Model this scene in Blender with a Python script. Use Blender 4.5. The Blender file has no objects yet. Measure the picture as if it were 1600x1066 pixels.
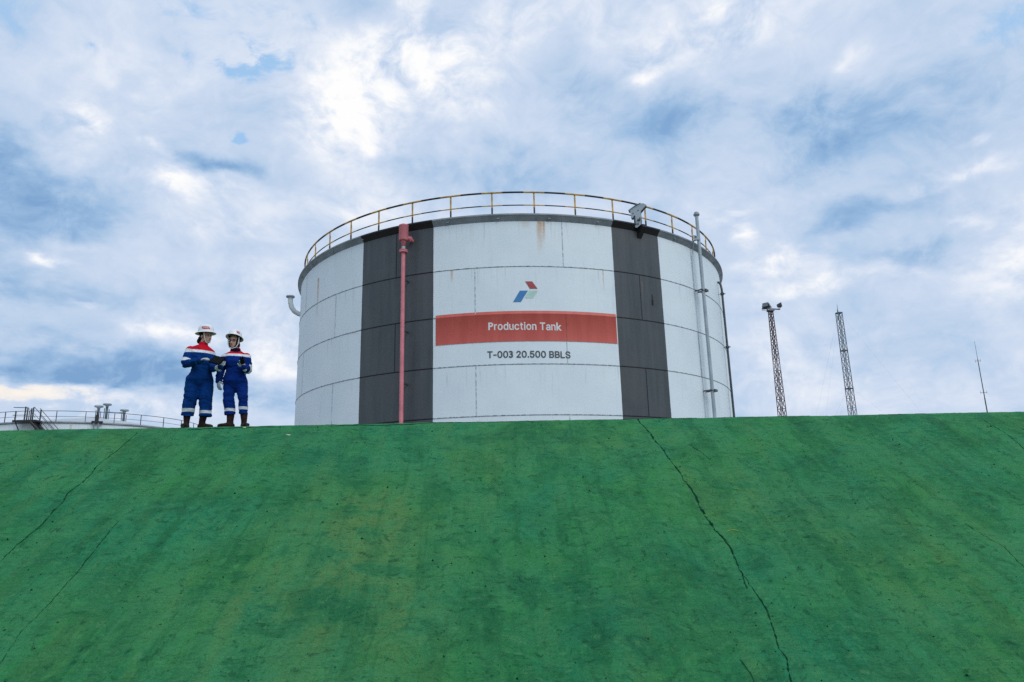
import bpy, bmesh, math, random
import numpy as np
from mathutils import Vector, Matrix, Euler

R = math.radians
scene = bpy.context.scene
col = scene.collection
random.seed(7)

# ------------------------------------------------------------------ camera
ZC = -1.77544
cam_d = bpy.data.cameras.new('camera')
cam = bpy.data.objects.new('camera', cam_d)
col.objects.link(cam)
cam_d.sensor_width = 36.0
cam_d.lens = 1133.08 / 1600 * 36
cam_d.clip_start = 0.05
cam_d.clip_end = 6000
cam.matrix_world = Matrix.Translation((0, 0, ZC)) @ Matrix.Rotation(R(90 + 13.8867), 4, 'X') @ Matrix.Rotation(R(-1.3726), 4, 'Z')
scene.camera = cam
scene.view_settings.view_transform = 'Standard'
scene.view_settings.look = 'None'
scene.view_settings.exposure = 0.0
scene.view_settings.gamma = 1.0
scene.view_settings.use_curve_mapping = False
scene.cycles.use_denoising = False
scene.cycles.max_bounces = 6
scene.cycles.diffuse_bounces = 3

# ------------------------------------------------------------------ node helper
class NT:
    def __init__(s, tree): s.t = tree; s.n = tree.nodes; s.l = tree.links
    def _in(s, sock, v):
        if v is None: return
        if isinstance(v, bpy.types.NodeSocket): s.l.new(v, sock)
        elif hasattr(sock.default_value, '__len__'):
            v = tuple(v)
            if len(sock.default_value) == 4 and len(v) == 3: v = v + (1.0,)
            sock.default_value = v
        else: sock.default_value = v
    def math(s, op, a, b=None, c=None, clamp=False):
        n = s.n.new('ShaderNodeMath'); n.operation = op; n.use_clamp = clamp
        for i, v in enumerate((a, b, c)): s._in(n.inputs[i], v)
        return n.outputs[0]
    def vmath(s, op, a, b=None, c=None, scale=None):
        n = s.n.new('ShaderNodeVectorMath'); n.operation = op
        for i, v in enumerate((a, b, c)): s._in(n.inputs[i], v)
        if scale is not None: s._in(n.inputs['Scale'], scale)
        return n.outputs['Value'] if op in ('DOT_PRODUCT', 'LENGTH', 'DISTANCE') else n.outputs[0]
    def comb(s, x, y, z=0.0):
        n = s.n.new('ShaderNodeCombineXYZ')
        for i, v in enumerate((x, y, z)): s._in(n.inputs[i], v)
        return n.outputs[0]
    def sep(s, v):
        n = s.n.new('ShaderNodeSeparateXYZ'); s._in(n.inputs[0], v); return n.outputs
    def noise(s, vec, scale=1.0, detail=4.0, rough=0.5, dist=0.0, color=False, lac=2.0):
        n = s.n.new('ShaderNodeTexNoise'); s._in(n.inputs['Vector'], vec)
        n.inputs['Scale'].default_value = scale; n.inputs['Detail'].default_value = detail
        n.inputs['Roughness'].default_value = rough; n.inputs['Distortion'].default_value = dist
        n.inputs['Lacunarity'].default_value = lac
        return n.outputs['Color'] if color else n.outputs[0]
    def voronoi(s, vec, scale, out='Distance', rand=1.0):
        n = s.n.new('ShaderNodeTexVoronoi'); s._in(n.inputs['Vector'], vec); n.inputs['Scale'].default_value = scale
        n.inputs['Randomness'].default_value = rand
        return n.outputs[out]
    def mapr(s, v, a, b, c=0.0, d=1.0, smooth=True):
        n = s.n.new('ShaderNodeMapRange'); n.interpolation_type = 'SMOOTHSTEP' if smooth else 'LINEAR'; n.clamp = True
        s._in(n.inputs[0], v)
        for i, x in enumerate((a, b, c, d)): s._in(n.inputs[1 + i], x)
        return n.outputs[0]
    def mix(s, f, a, b, blend='MIX'):
        n = s.n.new('ShaderNodeMix'); n.data_type = 'RGBA'; n.blend_type = blend; n.clamp_factor = True
        s._in(n.inputs[0], f); s._in(n.inputs[6], a); s._in(n.inputs[7], b)
        return n.outputs[2]
    def ramp(s, f, stops, interp='LINEAR'):
        n = s.n.new('ShaderNodeValToRGB'); s._in(n.inputs[0], f); cr = n.color_ramp; cr.interpolation = interp
        while len(cr.elements) < len(stops): cr.elements.new(0.5)
        for e, (p, c) in zip(cr.elements, stops): e.position = p; e.color = tuple(c) + (1.0,)
        return n.outputs[0]
    def bump(s, h, strength=0.3, dist=0.01):
        n = s.n.new('ShaderNodeBump'); s._in(n.inputs['Height'], h)
        n.inputs['Strength'].default_value = strength; n.inputs['Distance'].default_value = dist
        return n.outputs[0]

def srgb(r, g, b):
    f = lambda c: (c / 255 / 12.92) if c <= 10 else ((c / 255 + 0.055) / 1.055) ** 2.4
    return (f(r), f(g), f(b))

# ------------------------------------------------------------------ sky and sun
SUN_EL, SUN_AZ = 46.0, 143.0        # azimuth clockwise from +Y (the view direction): light from behind and right of the viewer
world = bpy.data.worlds.new('World'); scene.world = world; world.use_nodes = True
w = NT(world.node_tree); w.n.clear()
tc = w.n.new('ShaderNodeTexCoord').outputs['Generated']
dx, dy, dz = w.sep(tc)
zpos = w.math('MAXIMUM', dz, 0.0)
zden = w.math('ADD', zpos, 0.20)
q = w.comb(w.math('DIVIDE', dx, zden), w.math('DIVIDE', dy, zden), 0.0)
az = w.math('MULTIPLY', w.math('ARCTAN2', dx, dy), 180 / math.pi)
el = w.math('MULTIPLY', w.math('ARCSINE', dz), 180 / math.pi)
wn1 = w.vmath('SUBTRACT', w.noise(q, 2.1, 4, 0.55, color=True), (0.5, 0.5, 0.5))
wn2 = w.vmath('SUBTRACT', w.noise(q, 9.0, 5, 0.6, color=True), (0.5, 0.5, 0.5))
elscale = w.mapr(el, 0, 35, 0.35, 1.0, smooth=False)
woff = w.vmath('ADD', w.vmath('SCALE', wn1, scale=9.0), w.vmath('SCALE', wn2, scale=4.2))
wx, wy, _ = w.sep(woff)
ae = w.comb(w.math('ADD', az, wx), w.math('ADD', el, w.math('MULTIPLY', w.math('MULTIPLY', wy, elscale), 0.8)), 0.0)
CLOUDS= [(-13.8, 33.2, 4.9, 2.8, 0.34), (-10.2, 34.1, 4.2, 2.6, 0.26), (-5.1, 33.5, 4.5, 2.7, 0.44), (-12.8, 30.4, 3.8, 1.8, 0.2), (-15.0, 30.2, 2.9, 1.8, 0.3), (-8.0, 38.1, 1.5, 1.4, 0.28), (0.7, 37.4, 4.1, 1.5, 0.18), (-12.0, 28.5, 3.7, 1.9, 0.2), (-11.1, 25.3, 4.8, 1.9, 0.22), (-3.4, 35.7, 2.3, 1.3, 0.15), (-33.4, 27.3, 1.9, 1.0, 0.42), (-32.2, 26.7, 1.1, 0.7, 0.28), (-33.9, 25.0, 2.7, 1.1, 0.16), (-30.7, 31.1, 4.7, 2.4, 0.1), (-27.1, 26.7, 1.6, 0.6, 0.42), (-26.2, 24.9, 2.1, 0.8, 0.38), (-23.8, 24.4, 2.5, 0.7, 0.22), (-23.9, 22.0, 5.0, 1.8, 0.16), (18.7, 36.0, 5.2, 2.0, 0.36), (21.9, 34.5, 1.6, 1.1, 0.22), (12.0, 34.7, 2.8, 1.2, 0.24), (11.1, 33.7, 1.7, 0.5, 0.2), (8.3, 37.8, 6.9, 1.7, 0.12), (29.0, 31.5, 1.1, 0.7, 0.18), (32.3, 21.7, 2.0, 0.7, 0.32), (35.1, 22.1, 2.3, 0.6, 0.3), (36.8, 18.0, 1.7, 1.6, 0.28), (34.8, 15.9, 2.9, 1.5, 0.26), (33.8, 19.0, 0.7, 0.6, 0.2), (19.9, 21.1, 0.9, 0.8, 0.42), (22.0, 18.9, 2.7, 0.9, 0.45), (24.6, 16.4, 2.3, 0.8, 0.36), (22.5, 17.2, 3.2, 1.2, 0.15), (18.6, 22.5, 2.9, 0.7, 0.22), (28.4, 16.7, 1.6, 0.4, 0.16), (35.5, 24.1, 0.7, 0.3, 0.25), (-34.7, 18.2, 1.5, 0.6, 0.45), (-33.4, 18.0, 1.3, 0.4, 0.3), (-31.9, 14.9, 0.9, 0.3, 0.32), (-26.7, 14.0, 2.6, 1.2, 0.34), (-24.5, 13.8, 1.7, 0.9, 0.2), (-19.9, 12.3, 3.2, 1.6, 0.26), (-19.2, 15.6, 2.8, 4.3, 0.2), (-32.6, 19.6, 2.3, 0.6, 0.14), (-34.3, 8.5, 3.3, 0.6, 0.6), (-30.2, 8.4, 4.6, 0.7, 0.38), (-26.2, 7.8, 3.3, 0.5, 0.22), (19.8, 11.3, 4.1, 2.8, 0.1), (25.3, 8.9, 13.3, 3.2, 0.1), (0.3, 24.0, 27.2, 1.5, 0.05), (-34.8, 21.6, 5.2, 1.9, -0.44), (-36.5, 18.8, 2.1, 1.4, -0.22), (-30.5, 11.3, 7.4, 1.3, -0.58), (-33.7, 9.9, 3.9, 0.6, -0.26), (-19.3, 9.3, 3.7, 1.2, -0.34), (-27.0, 10.2, 4.9, 0.8, -0.26), (-32.1, 15.5, 5.0, 1.1, -0.16), (-35.6, 16.1, 2.1, 1.7, -0.16), (-24.0, 26.2, 4.4, 0.9, -0.32), (-21.5, 25.7, 2.9, 0.7, -0.18), (-37.7, 24.1, 2.5, 1.3, -0.3), (-19.5, 20.6, 4.3, 0.7, -0.12), (-24.8, 16.8, 3.5, 0.8, -0.12), (-28.7, 13.5, 2.4, 0.9, -0.1), (14.0, 29.9, 3.3, 2.1, -0.3), (6.5, 32.3, 3.1, 2.7, -0.2), (24.9, 26.7, 3.9, 2.0, -0.24), (31.1, 28.5, 6.2, 1.5, -0.26), (35.7, 26.3, 5.2, 2.0, -0.18), (29.5, 21.4, 3.9, 1.2, -0.26), (18.0, 30.9, 3.6, 1.1, -0.14), (30.4, 17.6, 3.0, 0.7, -0.22), (24.8, 29.2, 3.7, 1.7, -0.15), (26.8, 20.5, 2.6, 0.8, -0.14), (-0.8, 27.0, 7.2, 1.9, -0.14), (-9.0, 28.0, 3.8, 0.8, -0.2), (3.0, 25.4, 6.6, 1.3, -0.08), (9.6, 32.9, 1.7, 0.9, -0.08), (20.1, 22.3, 1.2, 0.6, -0.12), (20.7, 15.1, 5.5, 0.8, -0.1), (25.5, 10.8, 6.7, 0.5, -0.08), (34.5, 10.5, 3.1, 0.6, -0.08), (-13.1, 36.9, 2.8, 1.7, -0.14)]
GAPS= [(-22.9, 33.9, 3.1, 1.2, 0.75), (-21.8, 33.3, 2.0, 0.8, 0.55), (-21.8, 28.3, 0.6, 0.4, 0.9), (-33.6, 32.2, 1.2, 0.5, 0.5), (-25.2, 36.2, 5.3, 0.7, 0.35), (-19.4, 36.9, 3.1, 0.7, 0.35), (38.5, 30.6, 2.5, 1.1, 0.25), (-37.9, 32.6, 2.2, 1.5, 0.12)]

def blobs(L):
    acc = 0.0
    for a, e, ra, re_, amp in L:
        d = w.vmath('MULTIPLY', w.vmath('SUBTRACT', ae, (a, e, 0)), (1 / ra, 1 / re_, 0))
        g = w.math('EXPONENT', w.math('MULTIPLY', w.vmath('DOT_PRODUCT', d, d), -1.0))
        acc = w.math('MULTIPLY_ADD', g, amp, acc)
    return acc
S = blobs(CLOUDS)
Gp = blobs(GAPS)
qw = w.vmath('ADD', q, w.vmath('SCALE', wn1, scale=0.35))
f1 = w.math('SUBTRACT', w.noise(qw, 2.6, 5, 0.55), 0.5)
dn = w.vmath('SUBTRACT', w.noise(tc, 5.0, 3, 0.55, color=True), (0.5, 0.5, 0.5))
dirw = w.vmath('ADD', w.vmath('MULTIPLY', tc, (1.0, 1.0, 1.45)), w.vmath('SCALE', dn, scale=0.16))
f3 = w.math('SUBTRACT', w.noise(dirw, 6.0, 10, 0.64), 0.5)
f4 = w.math('SUBTRACT', w.noise(w.vmath('ADD', dirw, (3.3, 1.2, 0.4)), 17.0, 8, 0.62), 0.5)
vn = w.n.new('ShaderNodeTexVoronoi'); vn.feature = 'F1'; w._in(vn.inputs['Vector'], w.vmath('ADD', dirw, w.vmath('SCALE', wn2, scale=0.05)))
vn.inputs['Scale'].default_value = 16.0; vn.inputs['Detail'].default_value = 2.0; vn.inputs['Roughness'].default_value = 0.6; vn.normalize = True
puff = w.math('SUBTRACT', 0.28, vn.outputs['Distance'])
tex = w.math('MULTIPLY', f3, 2.3)
tex = w.math('MULTIPLY_ADD', f4, 1.3, tex)
tex = w.math('MULTIPLY_ADD', puff, 0.55, tex)
mod = w.math('MINIMUM', w.math('MAXIMUM', w.math('MULTIPLY_ADD', tex, 2.4, 1.0), 0.12), 1.8)
Sn = w.math('MINIMUM', S, 0.0); Sp = w.math('MAXIMUM', S, 0.0)
Lm = w.math('MULTIPLY_ADD', Sp, mod, w.math('MULTIPLY_ADD', Sn, w.math('MULTIPLY_ADD', tex, -1.0, 0.95), 0.545))
Lm = w.math('MULTIPLY_ADD', f1, 0.28, Lm)
Lm = w.math('MULTIPLY_ADD', tex, 0.29, Lm)
cloud = w.ramp(w.math('MULTIPLY', Lm, 0.85), [(0.0, srgb(126, 165, 208)), (0.19, srgb(154, 187, 223)), (0.38, srgb(187, 208, 234)), (0.53, srgb(206, 220, 241)), (0.70, srgb(226, 234, 247)), (0.86, srgb(244, 247, 252)), (1.0, srgb(254, 254, 254))])
gapf = w.mapr(w.math('SUBTRACT', w.math('MULTIPLY', Gp, w.math('MULTIPLY_ADD', tex, -2.2, 1.0)), w.math('MULTIPLY', tex, 0.4)), 0.06, 0.62, 0.0, 1.0)
cloud = w.mix(w.math('MULTIPLY', gapf, 0.85), cloud, srgb(158, 205, 248))
warm = w.math('MULTIPLY', w.mapr(el, 12.6, 9.5), w.mapr(az, -27, -36))
warm = w.math('MULTIPLY', warm, w.mapr(Lm, 0.55, 0.85))
cloud = w.mix(w.math('MULTIPLY', warm, 0.75), cloud, srgb(250, 240, 228))
sky = w.n.new('ShaderNodeTexSky'); sky.sky_type = 'NISHITA'; sky.sun_disc = False
sky.sun_elevation = R(SUN_EL); sky.sun_rotation = R(SUN_AZ); sky.air_density = 1.0; sky.dust_density = 1.0
bg_sky = w.n.new('ShaderNodeBackground'); w._in(bg_sky.inputs[0], sky.outputs[0]); bg_sky.inputs[1].default_value = 0.15
bg_cl = w.n.new('ShaderNodeBackground'); w._in(bg_cl.inputs[0], cloud); bg_cl.inputs[1].default_value = 1.0
mixs = w.n.new('ShaderNodeMixShader'); w._in(mixs.inputs[0], w.math('MULTIPLY', gapf, 0.16))
w.l.new(bg_cl.outputs[0], mixs.inputs[1]); w.l.new(bg_sky.outputs[0], mixs.inputs[2])
wout = w.n.new('ShaderNodeOutputWorld'); w.l.new(mixs.outputs[0], wout.inputs[0])
world.cycles.sampling_method = 'NONE'

sun_d = bpy.data.lights.new('sun', 'SUN'); sun = bpy.data.objects.new('sun', sun_d); col.objects.link(sun)
sun_d.energy = 1.45; sun_d.angle = R(40); sun_d.color = (1.0, 0.97, 0.93)
sdir = Vector((math.sin(R(SUN_AZ)) * math.cos(R(SUN_EL)), math.cos(R(SUN_AZ)) * math.cos(R(SUN_EL)), math.sin(R(SUN_EL))))
sun.rotation_euler = (-sdir).to_track_quat('-Z', 'Y').to_euler()
sun.location = sdir * 60

# ------------------------------------------------------------------ materials
def mat(name, base=(0.5, 0.5, 0.5), rough=0.6, metal=0.0, var=0.0, scale=3.0, bump=0.0, bscale=40.0, spec=0.5):
    m = bpy.data.materials.new(name); m.use_nodes = True
    t = NT(m.node_tree); b = m.node_tree.nodes['Principled BSDF']
    b.inputs['Roughness'].default_value = rough; b.inputs['Metallic'].default_value = metal
    b.inputs['Specular IOR Level'].default_value = spec
    co = t.n.new('ShaderNodeTexCoord').outputs['Object']
    if var:
        n = t.noise(co, scale, 6, 0.6)
        c = t.mix(t.mapr(n, 0.3, 0.7), tuple(x * (1 - var) for x in base), tuple(min(1, x * (1 + var)) for x in base))
        t._in(b.inputs['Base Color'], c)
    else: b.inputs['Base Color'].default_value = tuple(base) + (1,)
    if bump: t._in(b.inputs['Normal'], t.bump(t.noise(co, bscale, 5, 0.6), bump, 0.01))
    return m

M = {}
M['steel'] = mat('weathered_steel', (0.30, 0.35, 0.38), 0.55, 0.3, 0.25, 4)
M['dark_steel'] = mat('dark_steel', (0.055, 0.065, 0.075), 0.5, 0.2, 0.3, 5)
M['galv'] = mat('grey_pipe_paint', (0.33, 0.39, 0.43), 0.45, 0.1, 0.12, 2)
M['black'] = mat('black_paint', (0.012, 0.013, 0.016), 0.5, 0, 0.3, 6)
M['yellow'] = mat('yellow_paint', (0.50, 0.31, 0.075), 0.6, 0, 0.35, 5)
M['pink'] = mat('faded_red_pipe_paint', (0.60, 0.19, 0.22), 0.5, 0, 0.14, 3, 0.1, 60)
M['white'] = mat('white_metal_paint', (0.62, 0.67, 0.68), 0.5, 0, 0.12, 3)
M['rim_shaded'] = mat('rim_shaded_white', (0.25, 0.29, 0.325), 0.6, 0, 0.18, 2.2, 0.1, 30)  # white rim; the shade of its flared underside is painted in as grey
M['roof'] = mat('roof_paint', (0.42, 0.46, 0.48), 0.6, 0, 0.15, 1.0)
M['rustred'] = mat('rust_red_mast_paint', (0.075, 0.028, 0.026), 0.6, 0, 0.5, 1.2)
M['mastpale'] = mat('pale_mast_paint', (0.34, 0.31, 0.31), 0.6, 0, 0.3, 2)
M['mastgrey'] = mat('mast_grey_paint', (0.085, 0.115, 0.135), 0.5, 0.2, 0.25, 2)
M['glass'] = mat('lamp_glass', (0.12, 0.15, 0.17), 0.12, 0, 0, 1)
M['concrete'] = mat('yard_concrete', (0.3, 0.3, 0.28), 0.85, 0, 0.2, 1.2, 0.2, 20)
M['ground'] = mat('bare_ground', (0.16, 0.15, 0.11), 0.9, 0, 0.35, 0.6, 0.4, 8)

# ------------------------------------------------------------------ mesh helpers
class MB:
    def __init__(s): s.v = []; s.f = []; s.m = []; s.sm = []
    def add(s, verts, faces, mi=0, smooth=True):
        o = len(s.v); s.v += [tuple(p) for p in verts]
        for f in faces: s.f.append([i + o for i in f]); s.m.append(mi); s.sm.append(smooth)
    def box(s, c, size, mi=0, rot=None):
        c = Vector(c); h = Vector(size) / 2; vs = []
        for z in (-1, 1):
            for y in (-1, 1):
                for x in (-1, 1):
                    p = Vector((x * h.x, y * h.y, z * h.z))
                    if rot is not None: p = rot @ p
                    vs.append(c + p)
        s.add(vs, [(0, 2, 3, 1), (4, 5, 7, 6), (0, 1, 5, 4), (2, 6, 7, 3), (0, 4, 6, 2), (1, 3, 7, 5)], mi, False)
    def rod(s, a, b, r0, r1=None, n=8, mi=0):
        r1 = r0 if r1 is None else r1
        a = Vector(a); b = Vector(b); d = (b - a).normalized()
        u = d.orthogonal().normalized(); v = d.cross(u); vs = []
        for p, r in ((a, r0), (b, r1)):
            for i in range(n):
                t = 2 * math.pi * i / n; vs.append(p + (u * math.cos(t) + v * math.sin(t)) * r)
        s.add(vs, [(i, (i + 1) % n, n + (i + 1) % n, n + i) for i in range(n)], mi)
        s.add(vs[:n], [tuple(range(n))[::-1]], mi, False); s.add(vs[n:], [tuple(range(n))], mi, False)
    def path(s, pts, r, n=8, mi=0, closed=False):
        pts = [Vector(p) for p in pts]; N = len(pts); rings = []
        rs = r if hasattr(r, '__len__') else [r] * N
        u = None; vs = []
        for i in range(N):
            d = (pts[(i + 1) % N] - pts[i - 1]) if (closed or 0 < i < N - 1) else (pts[1] - pts[0] if i == 0 else pts[-1] - pts[-2])
            d.normalize()
            if u is None: u = d.orthogonal().normalized()
            u = (u - d * u.dot(d)).normalized(); v = d.cross(u)
            for k in range(n):
                t = 2 * math.pi * k / n; vs.append(pts[i] + (u * math.cos(t) + v * math.sin(t)) * rs[i])
        fs = []
        for i in range(N if closed else N - 1):
            a = i * n; b = ((i + 1) % N) * n
            fs += [(a + k, a + (k + 1) % n, b + (k + 1) % n, b + k) for k in range(n)]
        s.add(vs, fs, mi)
        if not closed:
            s.add(vs[:n], [tuple(range(n))[::-1]], mi, False); s.add(vs[-n:], [tuple(range(n))], mi, False)
    def lathe(s, prof, c=(0, 0, 0), n=24, mi=0, sx=1.0, sy=1.0):
        c = Vector(c); vs = []; k = len(prof)
        for i in range(n):
            t = 2 * math.pi * i / n
            for r, z in prof: vs.append(c + Vector((r * math.cos(t) * sx, r * math.sin(t) * sy, z)))
        fs = []
        for i in range(n):
            a = i * k; b = ((i + 1) % n) * k
            for j in range(k - 1): fs.append((a + j, b + j, b + j + 1, a + j + 1))
        s.add(vs, fs, mi)
    def prism(s, poly, ax, ay, az_, origin, depth, mi=0):
        o = Vector(origin); n = len(poly)
        vs = [o + ax * x + ay * y for x, y in poly] + [o + ax * x + ay * y + az_ * depth for x, y in poly]
        s.add(vs, [tuple(range(n))[::-1], tuple(range(n, 2 * n))] + [(i, (i + 1) % n, n + (i + 1) % n, n + i) for i in range(n)], mi, False)
    def sweep_arc(s, prof, t0, t1, steps, mi=0, caps=True):
        """closed (r, z) profile swept round the z axis; angle 0 looks along -Y, positive to +X"""
        k = len(prof); vs = []
        for i in range(steps + 1):
            t = t0 + (t1 - t0) * i / steps
            for r, z in prof: vs.append((r * math.sin(t), -r * math.cos(t), z))
        fs = []
        for i in range(steps):
            a = i * k; b = a + k
            for j in range(k): fs.append((a + j, a + (j + 1) % k, b + (j + 1) % k, b + j))
        s.add(vs, fs, mi, False)
        if caps: s.add(vs[:k], [tuple(range(k))], mi, False); s.add(vs[-k:], [tuple(range(k))[::-1]], mi, False)
    def mesh(s, name, mats):
        me = bpy.data.meshes.new(name); me.from_pydata(s.v, [], s.f); me.update()
        for m in (mats if isinstance(mats, (list, tuple)) else [mats]): me.materials.append(m)
        me.polygons.foreach_set('material_index', s.m); me.polygons.foreach_set('use_smooth', s.sm)
        bm = bmesh.new(); bm.from_mesh(me); bmesh.ops.recalc_face_normals(bm, faces=bm.faces); bm.to_mesh(me); bm.free()
        return me

def link(name, me, parent=None, loc=None, kind=None, label=None):
    o = bpy.data.objects.new(name, me); col.objects.link(o)
    if parent is not None: o.parent = parent
    if loc is not None: o.location = loc
    if kind: o['kind'] = kind
    if label: o['label'] = label
    return o
def build(mb, name, mats, parent=None, **kw):
    return link(name, mb.mesh(name, mats), parent, **kw)
def thing(name, label, cat, loc=(0, 0, 0), rotz=0.0, group=None):
    o = bpy.data.objects.new(name, None); col.objects.link(o); o.empty_display_size = 0.3
    o.location = loc; o.rotation_euler = (0, 0, rotz); o['label'] = label; o['category'] = cat
    if group: o['group'] = group
    return o
def tag(o, label, cat, group=None):
    o['label'] = label; o['category'] = cat
    if group: o['group'] = group
    return o
def shade_auto(me, deg=35):
    ang = R(deg); bm = bmesh.new(); bm.from_mesh(me)
    for f in bm.faces: f.smooth = True
    for e in bm.edges:
        if len(e.link_faces) == 2 and e.calc_face_angle(0) > ang: e.smooth = False
    bm.to_mesh(me); bm.free()

# numpy value noise (for relief of real surfaces)
_rng = np.random.RandomState(11)
_tab = _rng.rand(512, 512)
def vnoise(x, y):
    xi = np.floor(x).astype(int); yi = np.floor(y).astype(int); fx = x - xi; fy = y - yi
    fx = fx * fx * fx * (fx * (fx * 6 - 15) + 10); fy = fy * fy * fy * (fy * (fy * 6 - 15) + 10)
    g = lambda a, b: _tab[a & 511, b & 511]
    return (g(xi, yi) * (1 - fx) + g(xi + 1, yi) * fx) * (1 - fy) + (g(xi, yi + 1) * (1 - fx) + g(xi + 1, yi + 1) * fx) * fy - 0.5
def fbm(x, y, oct=4, gain=0.5):
    a = 1.0; t = 0
    for i in range(oct):
        t = t + a * vnoise(x * 2 ** i + 17.3 * i, y * 2 ** i + 5.1 * i); a *= gain
    return t

# ------------------------------------------------------------------ ground and embankment
SLOPE = R(30.4); ZTOP = -0.21; CREST_ROT = math.atan(0.0442); CREST_Y = 11.8; GROUND_Z = -3.4; YARD_Z = -0.45
frame = Matrix.Translation((0, CREST_Y, 0)) @ Matrix.Rotation(CREST_ROT, 4, 'Z')

mb = MB()
ys = [(-3000, GROUND_Z), (-12, GROUND_Z), (-4.6, GROUND_Z), (1.6, YARD_Z), (30, YARD_Z), (120, YARD_Z), (3000, YARD_Z)]
xs = [-3000, -160, -40, 0, 40, 160, 3000]
vs = [(x, y, z) for (y, z) in ys for x in xs]; nx = len(xs)
mb.add(vs, [(j * nx + i, j * nx + i + 1, (j + 1) * nx + i + 1, (j + 1) * nx + i) for j in range(len(ys) - 1) for i in range(nx - 1)])
ground = build(mb, 'ground', M['ground'], kind='structure'); ground.matrix_world = frame

RS = 0.38                                            # shoulder radius of the rounded crest
def profile(t):
    """t: metres along the surface; 0 = front of the flat top, positive = down the slope. returns y, z, ny, nz"""
    t = np.asarray(t, float); arc = RS * SLOPE
    a = np.clip(t, 0, arc) / RS
    y = -np.minimum(t, 0) - RS * np.sin(a); z = ZTOP - RS * (1 - np.cos(a))
    d = np.maximum(t - arc, 0); y = y - d * math.cos(SLOPE); z = z - d * math.sin(SLOPE)
    return y, z, -np.sin(a), np.cos(a)
def t_of_y(ly):                                      # slope metres for a local y
    return RS * SLOPE + (-ly - RS * math.sin(SLOPE)) / math.cos(SLOPE) if -ly > RS * math.sin(SLOPE) else RS * math.asin(min(1, -ly / RS))
CRACKS = {'main': [(2.006, -0.088), (2.055, -0.469), (2.128, -1.001), (2.169, -1.444), (2.191, -1.784), (2.199, -1.882), (2.211, -2.365), (2.189, -2.667), (2.224, -3.048), (2.285, -3.396), (2.244, -3.71), (2.247, -3.999), (2.261, -4.266), (2.231, -4.527), (2.18, -4.767), (2.19, -4.895), (2.117, -5.068), (2.042, -5.291)], 'branch': [(2.222, -3.798), (2.185, -3.922), (2.179, -4.033)], 'joint_a': [(-5.891, -0.257), (-5.879, -0.7), (-5.947, -1.156), (-5.882, -1.671), (-5.936, -1.911), (-5.868, -2.213), (-5.833, -2.556), (-5.831, -2.859), (-5.84, -3.204), (-5.84, -3.43), (-5.9, -5.3)], 'joint_b': [(-4.95, -1.2), (-4.92, -2.667), (-4.887, -3.177), (-4.876, -3.508), (-4.849, -3.837), (-4.871, -4.102), (-4.874, -4.363), (-4.831, -4.66), (-4.807, -4.808), (-4.8, -5.3)], 'joint_c': [(5.235, -3.045), (5.311, -3.266), (5.382, -3.474), (5.325, -3.75), (5.304, -3.969), (5.33, -5.2)], 'joint_d': [(7.564, -0.425), (7.56, -0.899), (7.476, -1.291), (7.5, -2.4)], 'short_a': [(2.583, -0.98), (2.66, -1.2), (2.736, -1.467)], 'short_b': [(1.749, -4.892), (1.784, -5.028), (1.774, -5.157)]}
def crack_x(t, pts):
    ty = np.array([t_of_y(y) for x, y in pts]); tx = np.array([x for x, y in pts]); o = np.argsort(ty)
    return np.interp(t, ty[o], tx[o])
def relief(x, t):
    s = np.clip((t + 0.15) / 0.6, 0.30, 1)           # the crest line itself is straight
    h = 0.030 * fbm(x * 0.55 + 3, t * 0.45, 3) + 0.016 * fbm(x * 1.9, t * 1.5 + 9, 3)
    h = h + 0.008 * fbm(x * 5.5 + 40, t * 9.0, 3) + 0.0042 * fbm(x * 13 + 7, t * 24.0, 2)
    rid = np.abs(fbm(x * 1.3 + 0.6 * fbm(x * 2, t * 2, 2), t * 3.4 + 60, 3)); h = h - 0.010 * np.clip(0.10 - rid, 0, 1) / 0.10
    h = h * s
    for key, drop in (('main', 0.012), ('joint_a', 0.006), ('joint_b', -0.006), ('joint_c', 0.006)):
        d = x - crack_x(t, CRACKS[key])
        h = h - drop * np.where(d > 0, np.exp(-d / 0.5), 0) * np.clip(t / 0.3, 0, 1)
        h = h - 0.006 * np.exp(-(d / 0.025) ** 2) * np.clip(t / 0.2, 0, 1)
    return h
def place(x, t, lift=0.0):
    y, z, ny, nz = profile(t); h = relief(x, t) + lift
    return np.stack([x, y + ny * h, z + nz * h], -1)
def grid_mesh(name, X, T):
    gx, gt = np.meshgrid(X, T); P = place(gx.ravel(), gt.ravel()); n = len(X); m = len(T)
    idx = np.arange(n * m).reshape(m, n)
    F = np.stack([idx[:-1, :-1], idx[1:, :-1], idx[1:, 1:], idx[:-1, 1:]], -1).reshape(-1, 4)
    me = bpy.data.meshes.new(name); me.vertices.add(len(P)); me.vertices.foreach_set('co', P.astype('f').ravel())
    me.loops.add(F.size); me.loops.foreach_set('vertex_index', F.ravel().astype('i'))
    me.polygons.add(len(F)); me.polygons.foreach_set('loop_start', np.arange(0, F.size, 4, dtype='i'))
    me.polygons.foreach_set('use_smooth', np.ones(len(F), bool))
    uv = me.uv_layers.new(name='slope'); flat = F.ravel()
    U = np.stack([gx.ravel()[flat], gt.ravel()[flat]], -1); uv.data.foreach_set('uv', U.astype('f').ravel())
    me.update(); me.validate(); return me
t_end = t_of_y(-5.46)
X = np.concatenate([np.linspace(-90, -12, 60), np.arange(-11.8, 11.8, 0.024), np.linspace(12, 90, 60)])
T = np.concatenate([np.array([-2.6, -1.6, -1.55, -1.0, -0.6, -0.3, -0.15, -0.08]), np.arange(0, t_end, 0.022), [t_end, t_end + 0.2]])
emb_me = grid_mesh('embankment', X, T)

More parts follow.
